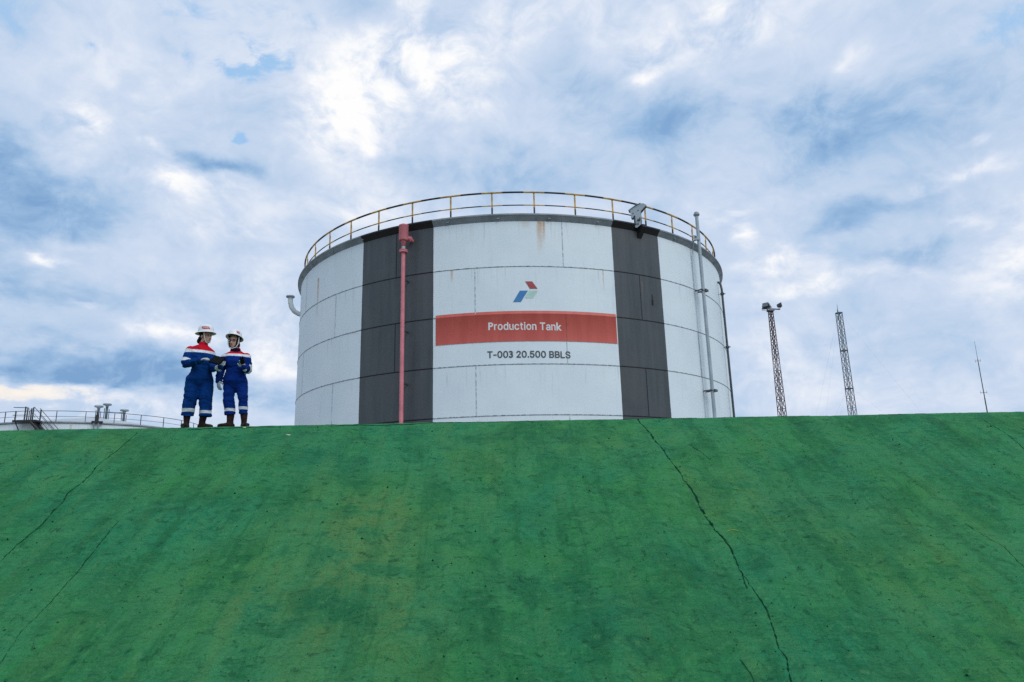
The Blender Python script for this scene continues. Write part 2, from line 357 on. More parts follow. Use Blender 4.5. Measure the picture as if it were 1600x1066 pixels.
# green painted concrete
gm = bpy.data.materials.new('green_painted_concrete'); gm.use_nodes = True
t = NT(gm.node_tree); b = gm.node_tree.nodes['Principled BSDF']
uvn = t.n.new('ShaderNodeTexCoord').outputs['UV']
ux, uy, _ = t.sep(uvn)
P3 = t.comb(ux, uy, 0.0)
wv = t.vmath('SUBTRACT', t.noise(P3, 0.9, 5, 0.6, color=True), (0.5, 0.5, 0.5))
Pw = t.vmath('ADD', P3, t.vmath('SCALE', wv, scale=0.9))
n_big = t.noise(Pw, 0.55, 8, 0.62)
n_mid = t.noise(t.vmath('MULTIPLY', Pw, (1.0, 1.15, 1.0)), 1.7, 9, 0.66)
n_fine = t.noise(t.vmath('MULTIPLY', Pw, (1.0, 1.5, 1.0)), 8.0, 8, 0.70)
n_streak = t.noise(t.vmath('MULTIPLY', t.vmath('ADD', P3, t.vmath('SCALE', wv, scale=0.35)), (2.3, 0.28, 1.0)), 1.0, 7, 0.6)
n_horiz = t.noise(t.vmath('MULTIPLY', P3, (2.2, 30.0, 1.0)), 1.0, 6, 0.65, dist=0.5)
deep = (0.008, 0.115, 0.040); midg = (0.028, 0.205, 0.058); teal = (0.018, 0.200, 0.086); olive = (0.086, 0.212, 0.064); pale = (0.046, 0.230, 0.086)
c = t.mix(t.mapr(n_big, 0.40, 0.60), midg, teal)
ol = 0.0
for (ex, ey, rx, ry, am) in [(-2.0, 4.3, 1.0, 1.7, 0.85), (-1.9, 3.0, 0.8, 0.7, 0.45), (2.7, 2.6, 0.7, 1.0, 0.32), (-4.0, 4.6, 0.9, 0.6, 0.25), (4.0, 3.6, 1.4, 1.2, 0.30), (-6.6, 0.8, 1.2, 0.6, 0.26), (1.6, 1.0, 1.6, 0.5, 0.30), (-0.4, 1.6, 1.0, 0.8, 0.22)]:
    d = t.vmath('MULTIPLY', t.vmath('SUBTRACT', Pw, (ex, ey, 0)), (1 / rx, 1 / ry, 0))
    ol = t.math('MULTIPLY_ADD', t.math('EXPONENT', t.math('MULTIPLY', t.vmath('DOT_PRODUCT', d, d), -1.0)), am, ol)
olf = t.math('MULTIPLY', t.math('ADD', ol, t.mapr(n_streak, 0.5, 0.66, 0.0, 0.35)), t.mapr(n_mid, 0.38, 0.58, 0.30, 1.25))
c = t.mix(olf, c, olive)
# run-off bands with fairly straight edges, as left by the pour and by rain
c = t.mix(t.mapr(n_streak, 0.49, 0.38, 0.0, 0.60), c, deep)
n_pan = t.noise(t.vmath('MULTIPLY', t.vmath('ADD', P3, t.vmath('SCALE', wv, scale=0.12)), (1.7, 0.9, 1.0)), 1.0, 2, 0.4)
c = t.mix(t.mapr(n_pan, 0.515, 0.540, 0.0, 0.34), c, pale)
c = t.mix(t.mapr(n_pan, 0.45, 0.425, 0.0, 0.36), c, deep)
c = t.mix(t.mapr(n_mid, 0.46, 0.36, 0.0, 0.55), c, deep)
n_run = t.noise(t.vmath('MULTIPLY', t.vmath('ADD', P3, t.vmath('SCALE', wv, scale=0.10)), (7.5, 0.42, 1.0)), 1.0, 6, 0.6)
c = t.mix(t.mapr(n_run, 0.53, 0.66, 0.0, 0.38), c, pale); c = t.mix(t.mapr(n_run, 0.46, 0.34, 0.0, 0.42), c, deep)
c = t.mix(t.mapr(n_mid, 0.53, 0.66, 0.0, 0.55), c, pale)
n_blot = t.noise(t.vmath('MULTIPLY', Pw, (3.4, 4.2, 1.0)), 1.0, 9, 0.72, dist=0.3)
c = t.mix(t.mapr(n_blot, 0.41, 0.33, 0.0, 0.55), c, (0.005, 0.088, 0.034))
c = t.mix(t.mapr(n_blot, 0.58, 0.68, 0.0, 0.40), c, (0.050, 0.205, 0.075))
dk = 0.0
for (ex, ey, rx, ry, am) in [(0.1, 0.75, 1.1, 0.28, 0.6), (1.0, 4.9, 1.5, 1.0, 0.55), (0.15, 3.3, 0.30, 0.28, 0.6), (-5.2, 3.6, 0.5, 0.5, 0.4), (5.6, 0.4, 2.2, 0.30, 0.45), (-2.6, 1.5, 0.45, 0.9, 0.4), (3.4, 3.0, 0.4, 0.9, 0.35), (-3.6, 0.7, 0.7, 0.35, 0.4), (4.6, 1.8, 1.0, 0.5, 0.3), (-4.2, 2.6, 0.6, 0.25, 0.35)]:
    d = t.vmath('MULTIPLY', t.vmath('SUBTRACT', Pw, (ex, ey, 0)), (1 / rx, 1 / ry, 0))
    dk = t.math('MULTIPLY_ADD', t.math('EXPONENT', t.math('MULTIPLY', t.vmath('DOT_PRODUCT', d, d), -1.0)), am, dk)
c = t.mix(t.math('MULTIPLY', dk, t.mapr(n_mid, 0.58, 0.42, 0.25, 0.95)), c, (0.007, 0.100, 0.046))
c = t.mix(t.mapr(n_fine, 0.54, 0.66, 0.0, 0.50), c, (0.074, 0.245, 0.092))
c = t.mix(t.mapr(n_fine, 0.46, 0.34, 0.0, 0.70), c, (0.004, 0.060, 0.024))
n_trowel = t.noise(t.vmath('MULTIPLY', Pw, (2.6, 7.0, 1.0)), 1.0, 6, 0.62, dist=1.2)
c = t.mix(t.mapr(t.math('ABSOLUTE', t.math('SUBTRACT', n_trowel, 0.5)), 0.016, 0.0, 0.0, 0.42), c, (0.005, 0.075, 0.030))
c = t.mix(t.mapr(n_horiz, 0.54, 0.70, 0.0, 0.22), c, (0.085, 0.225, 0.080))
c = t.mix(t.mapr(n_horiz, 0.45, 0.31, 0.0, 0.20), c, (0.004, 0.065, 0.026))
n_grain = t.noise(P3, 38.0, 4, 0.7)
c = t.mix(t.mapr(n_grain, 0.52, 0.70, 0.0, 0.25), c, (0.075, 0.22, 0.085)); c = t.mix(t.mapr(n_grain, 0.47, 0.33, 0.0, 0.35), c, (0.004, 0.060, 0.025))
cell = t.voronoi(P3, 5.0, 'Distance'); cellc = t.sep(t.voronoi(P3, 5.0, 'Color'))
spot = t.math('MULTIPLY', t.mapr(cell, 0.09, 0.04), t.math('GREATER_THAN', cellc[0], 0.72))
c = t.mix(t.math('MULTIPLY', spot, 0.85), c, (0.004, 0.022, 0.012))
Pv = t.vmath('ADD', Pw, (3.1, 8.7, 0)); cell2 = t.voronoi(Pv, 14.0, 'Distance'); cc2 = t.sep(t.voronoi(Pv, 14.0, 'Color'))
spot2 = t.math('MULTIPLY', t.mapr(cell2, 0.16, 0.05), t.math('GREATER_THAN', cc2[1], 0.78))
c = t.mix(t.math('MULTIPLY', spot2, 0.75), c, (0.004, 0.035, 0.017))
t._in(b.inputs['Base Color'], c)
t._in(b.inputs['Roughness'], t.mapr(n_mid, 0.3, 0.7, 0.75, 0.9))
b.inputs['Specular IOR Level'].default_value = 0.15
hh = t.math('ADD', t.math('MULTIPLY', n_fine, 0.9), t.math('ADD', t.math('MULTIPLY', n_horiz, 0.5), t.math('MULTIPLY', n_grain, 0.25)))
hh = t.math('ADD', hh, t.math('MULTIPLY', n_blot, 1.2))
t._in(b.inputs['Normal'], t.bump(hh, 1.0, 0.03))
emb_me.materials.append(gm)
emb = link('embankment', emb_me, kind='structure'); emb.matrix_world = frame

crack_m = mat('crack_dirt', (0.004, 0.040, 0.022), 0.95, 0, 0.6, 8, spec=0.03)
def crack(pts, wid, seed, t_from=None, t_to=None, gap=0.0):
    rnd = np.random.RandomState(seed)
    ty = np.array([t_of_y(y) for x, y in pts]); o = np.argsort(ty); ty = ty[o]
    lo = ty[0] if t_from is None else t_from; hi = ty[-1] if t_to is None else t_to
    tt = np.arange(lo, hi, 0.03); cx = crack_x(tt, pts) + 0.020 * fbm(tt * 4.0 + seed, tt * 0 + seed, 3) + 0.008 * (rnd.rand(len(tt)) - .5)
    wd = wid * (0.55 + 0.9 * rnd.rand(len(tt))) * (0.7 + 1.0 * np.clip(fbm(tt * 1.1, tt * 0 + seed + 3, 2) + 0.3, 0, 1))
    if gap: wd = wd * (fbm(tt * 1.7 + 5, tt * 0 + seed, 2) > -gap)
    A = place(cx - wd / 2, tt, 0.004); B = place(cx + wd / 2, tt, 0.004); n = len(tt)
    mbc = MB(); mbc.add([tuple(p) for p in A] + [tuple(p) for p in B], [(i, i + 1, n + i + 1, n + i) for i in range(n - 1) if wd[i] > 0 and wd[i + 1] > 0])
    me = mbc.mesh('crack', crack_m)
    return link('crack', me, emb)
crack(CRACKS['main'], 0.021, 1); crack(CRACKS['branch'], 0.010, 2)
crack(CRACKS['joint_a'], 0.0085, 3); crack(CRACKS['joint_b'], 0.0075, 4, t_from=t_of_y(-2.6)); crack(CRACKS['joint_c'], 0.008, 5, gap=0.3); crack(CRACKS['joint_d'], 0.009, 6, gap=0.3)
crack(CRACKS['short_a'], 0.008, 7); crack(CRACKS['short_b'], 0.007, 8)
# crack that runs along the shoulder of the crest
xx = np.arange(-8.5, 6.8, 0.035); rnd = np.random.RandomState(5)
tt = 0.11 + 0.13 * np.clip((1 - xx) / 7, 0, 1) + 0.06 * fbm(xx * 1.1, xx * 0 + 2, 3); wd = (0.010 + 0.018 * rnd.rand(len(xx))) * (fbm(xx * 0.9, xx * 0 + 8, 2) > -0.12)
A = place(xx, tt - wd / 2, 0.004); B = place(xx, tt + wd / 2, 0.004); n = len(xx)
mbc = MB(); mbc.add([tuple(p) for p in A] + [tuple(p) for p in B], [(i, i + 1, n + i + 1, n + i) for i in range(n - 1) if wd[i] > 0 and wd[i + 1] > 0])
link('crack', mbc.mesh('crack', crack_m), emb)

# chips broken out of the crest lip
rnd = np.random.RandomState(21); mbc = MB()
for i in range(46):
    cx_ = rnd.uniform(-8.5, 8.5); ct = rnd.uniform(.045, .10); ln = rnd.uniform(.02, .10); wd = rnd.uniform(.006, .014); k_ = 7
    xs_ = np.linspace(-ln, ln, k_) + cx_; env = np.sqrt(np.clip(1 - np.linspace(-1, 1, k_) ** 2, 0, 1)) * wd * (.6 + .8 * rnd.rand(k_))
    A = place(xs_, ct - env, .003); B = place(xs_, ct + env, .003)
    mbc.add([tuple(p) for p in A] + [tuple(p) for p in B], [(i_, i_ + 1, k_ + i_ + 1, k_ + i_) for i_ in range(k_ - 1)])
o = link('lip_chips', mbc.mesh('lip_chips', crack_m), emb); o['kind'] = 'stuff'

# loose dark grit lying on the slope, one mass of tiny stones
mbg = MB(); rnd = np.random.RandomState(3)
for i in range(900):
    gx = rnd.uniform(-9, 9); gt = rnd.uniform(0.1, 6.0) ; s = rnd.choice([0.006, 0.009, 0.013, 0.02], p=[.45, .31, .18, .06])
    p = Vector(place(np.array([gx]), np.array([gt]), 0.003)[0]); rot = Euler((rnd.rand() * 6, rnd.rand() * 6, rnd.rand() * 6)).to_matrix()
    vs = [p + rot @ Vector((dx_ * s * rnd.uniform(.6, 1.3), dy_ * s * .7, dz_ * s * .5)) for dx_, dy_, dz_ in ((1, 0, 0), (-1, 0, 0), (0, 1, 0), (0, -1, 0), (0, 0, 1), (0, 0, -1))]
    mbg.add(vs, [(0, 2, 4), (2, 1, 4), (1, 3, 4), (3, 0, 4), (2, 0, 5), (1, 2, 5), (3, 1, 5), (0, 3, 5)], 0, False)
grit = build(mbg, 'grit', mat('dark_grit', (0.008, 0.028, 0.016), 0.9, 0, 0.5, 30, spec=0.05), kind='stuff'); grit.matrix_world = frame
grit['label'] = 'dark specks of loose grit scattered over the green slope'; grit['category'] = 'grit'

def slope_spot(lx, ly, lift=0.004):
    return frame @ Vector(place(np.array([lx]), np.array([t_of_y(ly)]), lift)[0])
def scrap(name, label, cat, lx, ly, sx, sy, m, seed):
    rnd = np.random.RandomState(seed); n = 9; mbx = MB(); P = []
    for i in range(n):
        a = 2 * math.pi * i / n; rr = rnd.uniform(.65, 1.1)
        P.append((math.cos(a) * sx * rr, math.sin(a) * sy * rr, rnd.uniform(0, .012)))
    top = [(x, y, z + .003) for x, y, z in P] + [(0, 0, .018)]
    mbx.add(top + [(x, y, z - .002) for x, y, z in P], [(i, (i + 1) % n, n) for i in range(n)] + [(n + 1 + i, n + 1 + (i + 1) % n, (i + 1) % n, i) for i in range(n)], 0, False)
    o = build(mbx, name, m); o.matrix_world = Matrix.Translation(slope_spot(lx, ly)) @ frame.to_3x3().to_4x4() @ Matrix.Rotation(SLOPE, 4, 'X')
    return tag(o, label, cat)
pale_m = mat('pale_litter', (0.55, 0.6, 0.42), 0.8, 0, 0.2, 30)
scrap('litter_scrap', 'pale scrap of litter on the upper slope, between the two people and the tank', 'litter', -3.51, -0.456, 0.045, 0.022, pale_m, 1)
scrap('litter_scrap', 'tiny pale scrap of litter just below the boots of the person in the navy hijab', 'litter', -4.27, -0.19, 0.03, 0.016, pale_m, 2)
mbs = MB(); pts = []
for i in range(9):
    a = i / 8; lx = 2.33 + 0.15 * a; ly = -3.09 + 0.028 * math.sin(a * math.pi)
    pts.append(frame.inverted() @ slope_spot(lx, ly, 0.010))
mbs.path(pts, [.002, .003, .0038, .004, .004, .004, .0038, .003, .002], 6)
st = build(mbs, 'straw', mat('dry_straw', (0.28, 0.38, 0.03), 0.7, 0, 0.2, 20)); st.matrix_world = frame
tag(st, 'thin curved yellowish straw lying beside the long dark crack', 'straw')

# ------------------------------------------------------------------ the big tank
TX, TY, TR = -0.0131, 36.2118, 10.5
ZS = [0.0, 1.8558, 3.7142, 5.6137, 7.4583, 9.279]
tank = thing('storage_tank', 'large white production tank with dark vertical stripes, red banner and black and yellow roof railing', 'storage tank', (TX, TY, 0))

def tank_paint(name, root, stripes, rust, dirt=1.0, grime=False):
    m = bpy.data.materials.new(name); m.use_nodes = True
    t = NT(m.node_tree); b = m.node_tree.nodes['Principled BSDF']
    tcn = t.n.new('ShaderNodeTexCoord'); tcn.object = root; co = tcn.outputs['Object']
    x, y, z = t.sep(co)
    th = t.math('MULTIPLY', t.math('ARCTAN2', x, t.math('MULTIPLY', y, -1.0)), 180 / math.pi)
    P = t.comb(t.math('MULTIPLY', th, 0.18), z, 0.0)            # metres round the shell, metres up
    n1 = t.noise(P, 0.5, 6, 0.6); n2 = t.noise(t.vmath('MULTIPLY', P, (3.2, 0.22, 1)), 1.0, 7, 0.65); n3 = t.noise(P, 7.0, 6, 0.6)
    n4 = t.noise(t.vmath('MULTIPLY', P, (9.0, 0.5, 1)), 1.0, 5, 0.6)
    wht = t.mix(t.mapr(n1, 0.3, 0.7), (0.645, 0.745, 0.795), (0.71, 0.80, 0.84))
    wht = t.mix(t.mapr(n2, 0.56, 0.80, 0.0, 0.34 * dirt), wht, (0.40, 0.49, 0.54))
    wht = t.mix(t.mapr(n4, 0.60, 0.78, 0.0, 0.22 * dirt), wht, (0.36, 0.40, 0.37))
    wht = t.mix(t.mapr(n3, 0.58, 0.75, 0.0, 0.16), wht, (0.46, 0.52, 0.52))
    # run-off below each ring seam
    run = 0.0
    for zt in ZS[1:]:
        dzv = t.math('SUBTRACT', zt, z)
        run = t.math('ADD', run, t.math('MULTIPLY', t.mapr(dzv, -0.005, 0.02), t.mapr(dzv, 0.9, 0.0, 0, 1, False)))
    wht = t.mix(t.math('MULTIPLY', run, t.mapr(n4, 0.54, 0.76, 0.0, 0.38 * dirt)), wht, (0.30, 0.33, 0.31))
    blk = t.mix(t.mapr(n2, 0.30, 0.70), (0.048, 0.059, 0.069), (0.076, 0.089, 0.097)); blk = t.mix(t.mapr(n1, 0.42, 0.62, 0.0, 0.5), blk, (0.080, 0.088, 0.090))
    blk = t.mix(t.mapr(n4, 0.54, 0.76, 0.0, 0.22), blk, (0.085, 0.090, 0.088))
    blk = t.mix(t.mapr(n3, 0.58, 0.72, 0.0, 0.35), blk, (0.025, 0.030, 0.036))
    if grime:
        wht = t.mix(t.mapr(n3, 0.4, 0.6), (0.17, 0.205, 0.225), (0.40, 0.465, 0.50)); wht = t.mix(t.math('GREATER_THAN', grime, 1.5), wht, t.mix(t.mapr(n3, 0.42, 0.6), (0.34, 0.41, 0.45), (0.58, 0.68, 0.74))); blk = (0.008, 0.010, 0.013)
    c = wht
    if stripes:
        f = 0.0; thj = t.math('ADD', th, t.math('MULTIPLY', t.math('SUBTRACT', t.noise(P, 1.3, 4, 0.6), 0.5), 0.14))
        for a0, a1 in stripes:
            f = t.math('ADD', f, t.math('MULTIPLY', t.math('GREATER_THAN', thj, a0), t.math('LESS_THAN', thj, a1)))
        c = t.mix(f, c, blk)
    if rust and not grime:
        rf = 0.0
        for a, zt, wd, ln, am in rust:
            dth = t.math('ABSOLUTE', t.math('SUBTRACT', t.math('ADD', th, t.math('MULTIPLY', t.math('SUBTRACT', n3, 0.5), 0.35)), a))
            dzv = t.math('SUBTRACT', zt, z)
            g = t.math('MULTIPLY', t.mapr(dth, wd, wd * 0.15), t.math('MULTIPLY', t.mapr(dzv, -0.02, 0.02), t.mapr(dzv, ln, 0.0, 0, am, False)))
            rf = t.math('ADD', rf, g)
        c = t.mix(t.math('MULTIPLY', rf, t.mapr(n3, 0.30, 0.55, 0.45, 1.0)), c, (0.46, 0.24, 0.07))
    t._in(b.inputs['Base Color'], c); b.inputs['Roughness'].default_value = 0.48
    b.inputs['Specular IOR Level'].default_value = 0.35
    t._in(b.inputs['Normal'], t.bump(t.math('ADD', t.noise(P, 1.1, 3, 0.5), t.math('MULTIPLY', n3, 0.15)), 0.25, 0.03))
    return m
STR = [(-34.2, -16.1), (22.4, 35.0)]
RUST = [(-12.1, 7.46, 0.42, 0.55, 0.9), (19.8, 7.46, 0.22, 1.0, 0.75), (6.4, 9.27, 1.0, 1.4, 0.8), (7.3, 9.27, 0.4, 0.9, 0.9), (3.4, 9.27, 1.4, 0.35, 0.35), (-52.2, 8.6, 0.7, 2.0, 1.0), (-36.3, 5.61, 1.4, 0.10, 0.6), (-44.4, 5.61, 0.3, 0.4, 0.5),
        (29.5, 7.2, 0.2, 0.8, 0.25), (41.0, 5.62, 0.5, 0.5, 0.2), (-8.0, 9.2, 0.25, 0.7, 0.22)]
shell_m = tank_paint('tank_shell_paint', tank, STR, RUST)
seam_m = tank_paint('tank_seam_grime', tank, STR, RUST, grime=1.0); seam_v = tank_paint('tank_upright_seam_grime', tank, STR, RUST, grime=2.0)

def plate_mesh(r, z0, z1, span, n, thick=0.012):
    """one curved shell plate, centred on angle 0, bevelled at its edges"""
    mbp = MB(); k = n + 1; ch = 0.008
    zs = [(z0, r - thick), (z0, r - ch * .5), (z0 + ch, r), (z1 - ch, r), (z1, r - ch * .5), (z1, r - thick)]
    vs = []
    for i in range(k):
        a = -span / 2 + span * i / n
        for z, rr in zs: vs.append((rr * math.sin(a), -rr * math.cos(a), z))
    m = len(zs); fs = [(i * m + j, (i + 1) * m + j, (i + 1) * m + (j + 1) % m, i * m + (j + 1) % m) for i in range(n) for j in range(m)]
    mbp.add(vs, fs, 0); mbp.add(vs[:m], [tuple(range(m))], 0, False); mbp.add(vs[-m:], [tuple(range(m))], 0, False)
    me = mbp.mesh('shell_plate', shell_m); shade_auto(me, 25); return me
NPL = 10; SP = math.radians(36)
for k in range(5):
    r = TR + 0.004 * (4 - k); gap = 0.004
    me = plate_mesh(r, ZS[k] + gap, ZS[k + 1] - gap, SP - 0.0010, 18)
    ph = -6.9 if k % 2 else 11.1                     # angle of one vertical seam
    if k in (1, 3): ph = -7.2
    for j in range(NPL):
        o = link('shell_plate', me, tank); o.rotation_euler = (0, 0, math.radians(ph + 18 + 36 * j))
    if k < 4:                                         # ring weld on top of the course
        mbw = MB(); rr = 0.021; prof = [(TR - 0.006 + 0.004 * (4 - k) + rr * math.cos(a), ZS[k + 1] + 1.15 * rr * math.sin(a)) for a in np.linspace(-1.57, 1.57, 6)] + [(TR - 0.03, ZS[k + 1])]
        mbw.sweep_arc(prof, -math.pi, math.pi, 200, caps=False); build(mbw, 'ring_weld', seam_m, tank)
    mbw = MB(); hw = 0.0024; rr = r + 0.010
    mbw.add([((r - .01) * math.sin(-hw * 1.3), -(r - .01) * math.cos(hw), ZS[k] + .01), (rr * math.sin(-hw * .5), -rr * math.cos(hw), ZS[k] + .01), (rr * math.sin(hw * .5), -rr * math.cos(hw), ZS[k] + .01), ((r - .01) * math.sin(hw * 1.3), -(r - .01) * math.cos(hw), ZS[k] + .01),
             ((r - .01) * math.sin(-hw * 1.3), -(r - .01) * math.cos(hw), ZS[k + 1] - .01), (rr * math.sin(-hw * .5), -rr * math.cos(hw), ZS[k + 1] - .01), (rr * math.sin(hw * .5), -rr * math.cos(hw), ZS[k + 1] - .01), ((r - .01) * math.sin(hw * 1.3), -(r - .01) * math.cos(hw), ZS[k + 1] - .01)],
            [(0, 1, 5, 4), (1, 2, 6, 5), (2, 3, 7, 6)])
    mw = mbw.mesh('upright_weld', seam_v)
    for j in range(NPL):
        o = link('upright_weld', mw, tank); o.rotation_euler = (0, 0, math.radians(ph + 36 * j))
# inner drum keeps the joints dark
mbi = MB(); mbi.sweep_arc([(TR - 0.03, 0.0), (TR - 0.03, 9.3), (TR - 0.06, 9.3), (TR - 0.06, 0.0)], -math.pi, math.pi, 120, caps=False)
build(mbi, 'shell_backing', M['black'], tank)
mbi = MB(); mbi.lathe([(0, 0.0), (11.3, 0.0), (11.3, -0.5), (0, -0.5)], n=72); build(mbi, 'foundation_ring', M['concrete'], tank, loc=(0, 0, -0.006))

def arc_pt(r, deg, z): return Vector((r * math.sin(R(deg)), -r * math.cos(R(deg)), z))
# flared rim, black above the stripes
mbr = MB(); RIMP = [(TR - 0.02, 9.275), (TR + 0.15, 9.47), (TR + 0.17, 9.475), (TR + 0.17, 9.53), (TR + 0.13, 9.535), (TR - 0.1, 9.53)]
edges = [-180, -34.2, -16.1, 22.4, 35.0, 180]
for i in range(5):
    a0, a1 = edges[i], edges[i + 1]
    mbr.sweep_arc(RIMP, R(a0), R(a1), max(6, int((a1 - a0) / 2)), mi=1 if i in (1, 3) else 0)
rim = build(mbr, 'rim', [M['rim_shaded'], M['black']], tank)
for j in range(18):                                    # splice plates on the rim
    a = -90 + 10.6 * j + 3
    mbk = MB(); mbk.box((0, 0, 0), (0.09, 0.012, 0.11)); o = build(mbk, 'splice_plate', M['black'] if -34 < a < -16 or 22.6 < a < 34.8 else M['rim_shaded'], tank)
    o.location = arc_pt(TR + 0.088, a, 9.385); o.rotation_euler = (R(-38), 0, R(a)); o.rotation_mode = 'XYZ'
mbr = MB(); mbr.lathe([(TR + 0.1, 9.50), (7, 9.85), (3.5, 10.02), (0.0, 10.1)], n=72); build(mbr, 'roof', M['roof'], tank)

# railing
RR = TR - 0.14; ZT, ZM = 10.53, 10.0; PST = 9.0
railing = link('railing', None, tank)
mbt = MB(); half = PST / 4
k = -22
for side, rz, rr in (('top_rail', ZT, 0.037), ('mid_rail', ZM, 0.023)):
    mbt = MB()
    for k in range(-20, 20):
        a0 = 5.5 + PST * k
        for lo, hi, mi in ((a0 - half * 1.0, a0 + half * 1.0, 0), (a0 + half, a0 + 3 * half, 1)):
            pts = [arc_pt(RR + (0.02 if rz == ZT else 0.001), lo + (hi - lo) * i / 5, rz) for i in range(6)]
            mbt.path(pts, rr if mi == 0 else rr * 1.01, 8, mi)
    build(mbt, side, [M['yellow'], M['black']], railing)
mbp = MB(); mbp.box((0, 0, 9.53 + (ZT - 9.53) * .19), (0.062, 0.02, (ZT - 9.53) * .38), 1); mbp.box((0, 0, 9.53 + (ZT - 9.53) * .69), (0.062, 0.02, (ZT - 9.53) * .62), 0)
mbp.box((0, .02, 9.545), (0.09, 0.10, 0.02), 1); mbp.box((0, .02, 9.72), (0.02, 0.045, 0.36), 1); mbp.box((0, .02, 10.12), (0.018, 0.045, 0.5), 0)
me_post = mbp.mesh('railing_post', [M['yellow'], M['black']])
for k in range(-20, 20):
    o = link('railing_post', me_post, railing); o.location = arc_pt(RR, 5.5 + PST * k, 0); o.rotation_euler = (0, 0, R(5.5 + PST * k))

# banner, lettering and emblem: paint films a few millimetres proud of the shell
def film(poly_rows, r):
    """rows of (deg, z) points, same count in each row -> curved sheet"""
    vs = [arc_pt(r, a, z) for row in poly_rows for a, z in row]; n = len(poly_rows[0])
    return vs, [(j * n + i, j * n + i + 1, (j + 1) * n + i + 1, (j + 1) * n + i) for j in range(len(poly_rows) - 1) for i in range(n - 1)]
def film_obj(name, rows, r, m, parent, label=None):
    mbf = MB(); v, f = film(rows, r); mbf.add(v, f); return build(mbf, name, m, parent, label=label)
bt = bpy.data.materials.new('faded_red_banner_paint'); bt.use_nodes = True
t = NT(bt.node_tree); b = bt.node_tree.nodes['Principled BSDF']
tcn = t.n.new('ShaderNodeTexCoord'); tcn.object = tank; co = tcn.outputs['Object']
na = t.noise(t.vmath('MULTIPLY', co, (3.0, 3.0, 0.25)), 1.0, 6, 0.65); nb = t.noise(co, 5.0, 6, 0.6)
c = t.mix(t.mapr(na, 0.35, 0.65), (0.50, 0.086, 0.066), (0.56, 0.108, 0.082)); c = t.mix(t.mapr(nb, 0.56, 0.74, 0, 0.5), c, (0.36, 0.062, 0.058))
c = t.mix(t.mapr(na, 0.62, 0.74, 0, 0.25), c, (0.66, 0.21, 0.17))
bx_, by_, bz_ = t.sep(co); bth = t.math('MULTIPLY', t.math('ARCTAN2', bx_, t.math('MULTIPLY', by_, -1.0)), 180 / math.pi)
c = t.mix(t.math('MULTIPLY', t.mapr(t.math('ABSOLUTE', t.math('SUBTRACT', bth, 11.15)), 0.14, 0.05), t.mapr(nb, 0.35, 0.6, 0.2, 0.7)), c, (0.16, 0.05, 0.05))
t._in(b.inputs['Base Color'], c); b.inputs['Roughness'].default_value = 0.5
NB = 40; A0, A1 = -15.5, 22.15
# the sheet steps over the ring weld near its upper edge
def bz(a, top): return (5.715 if top else 4.565)
row = lambda z, dr=0: [(A0 + (A1 - A0) * i / NB, z) for i in range(NB + 1)]
mbf = MB(); rows = [(5.715, .030), (5.648, .030), (5.638, .024), (5.585, .024), (5.578, .014), (4.565, .014)]
rows = [(5.72, .008), (5.650, .010), (5.636, .034), (5.592, .034), (5.578, .0235), (4.565, .0235)]
vs = [arc_pt(TR + dr, a, z) for z, dr in rows for a, _ in row(0)]; n = NB + 1
mbf.add(vs, [(j * n + i, (j + 1) * n + i, (j + 1) * n + i + 1, j * n + i + 1) for j in range(len(rows) - 1) for i in range(NB)])
me = mbf.mesh('banner', bt); banner = link('banner', me, tank)
lt_white = mat('lettering_white', (0.66, 0.66, 0.66), 0.5, 0, 0.06, 4)
lt_dark = mat('lettering_dark_grey', (0.060, 0.072, 0.085), 0.5, 0, 0.2, 5)
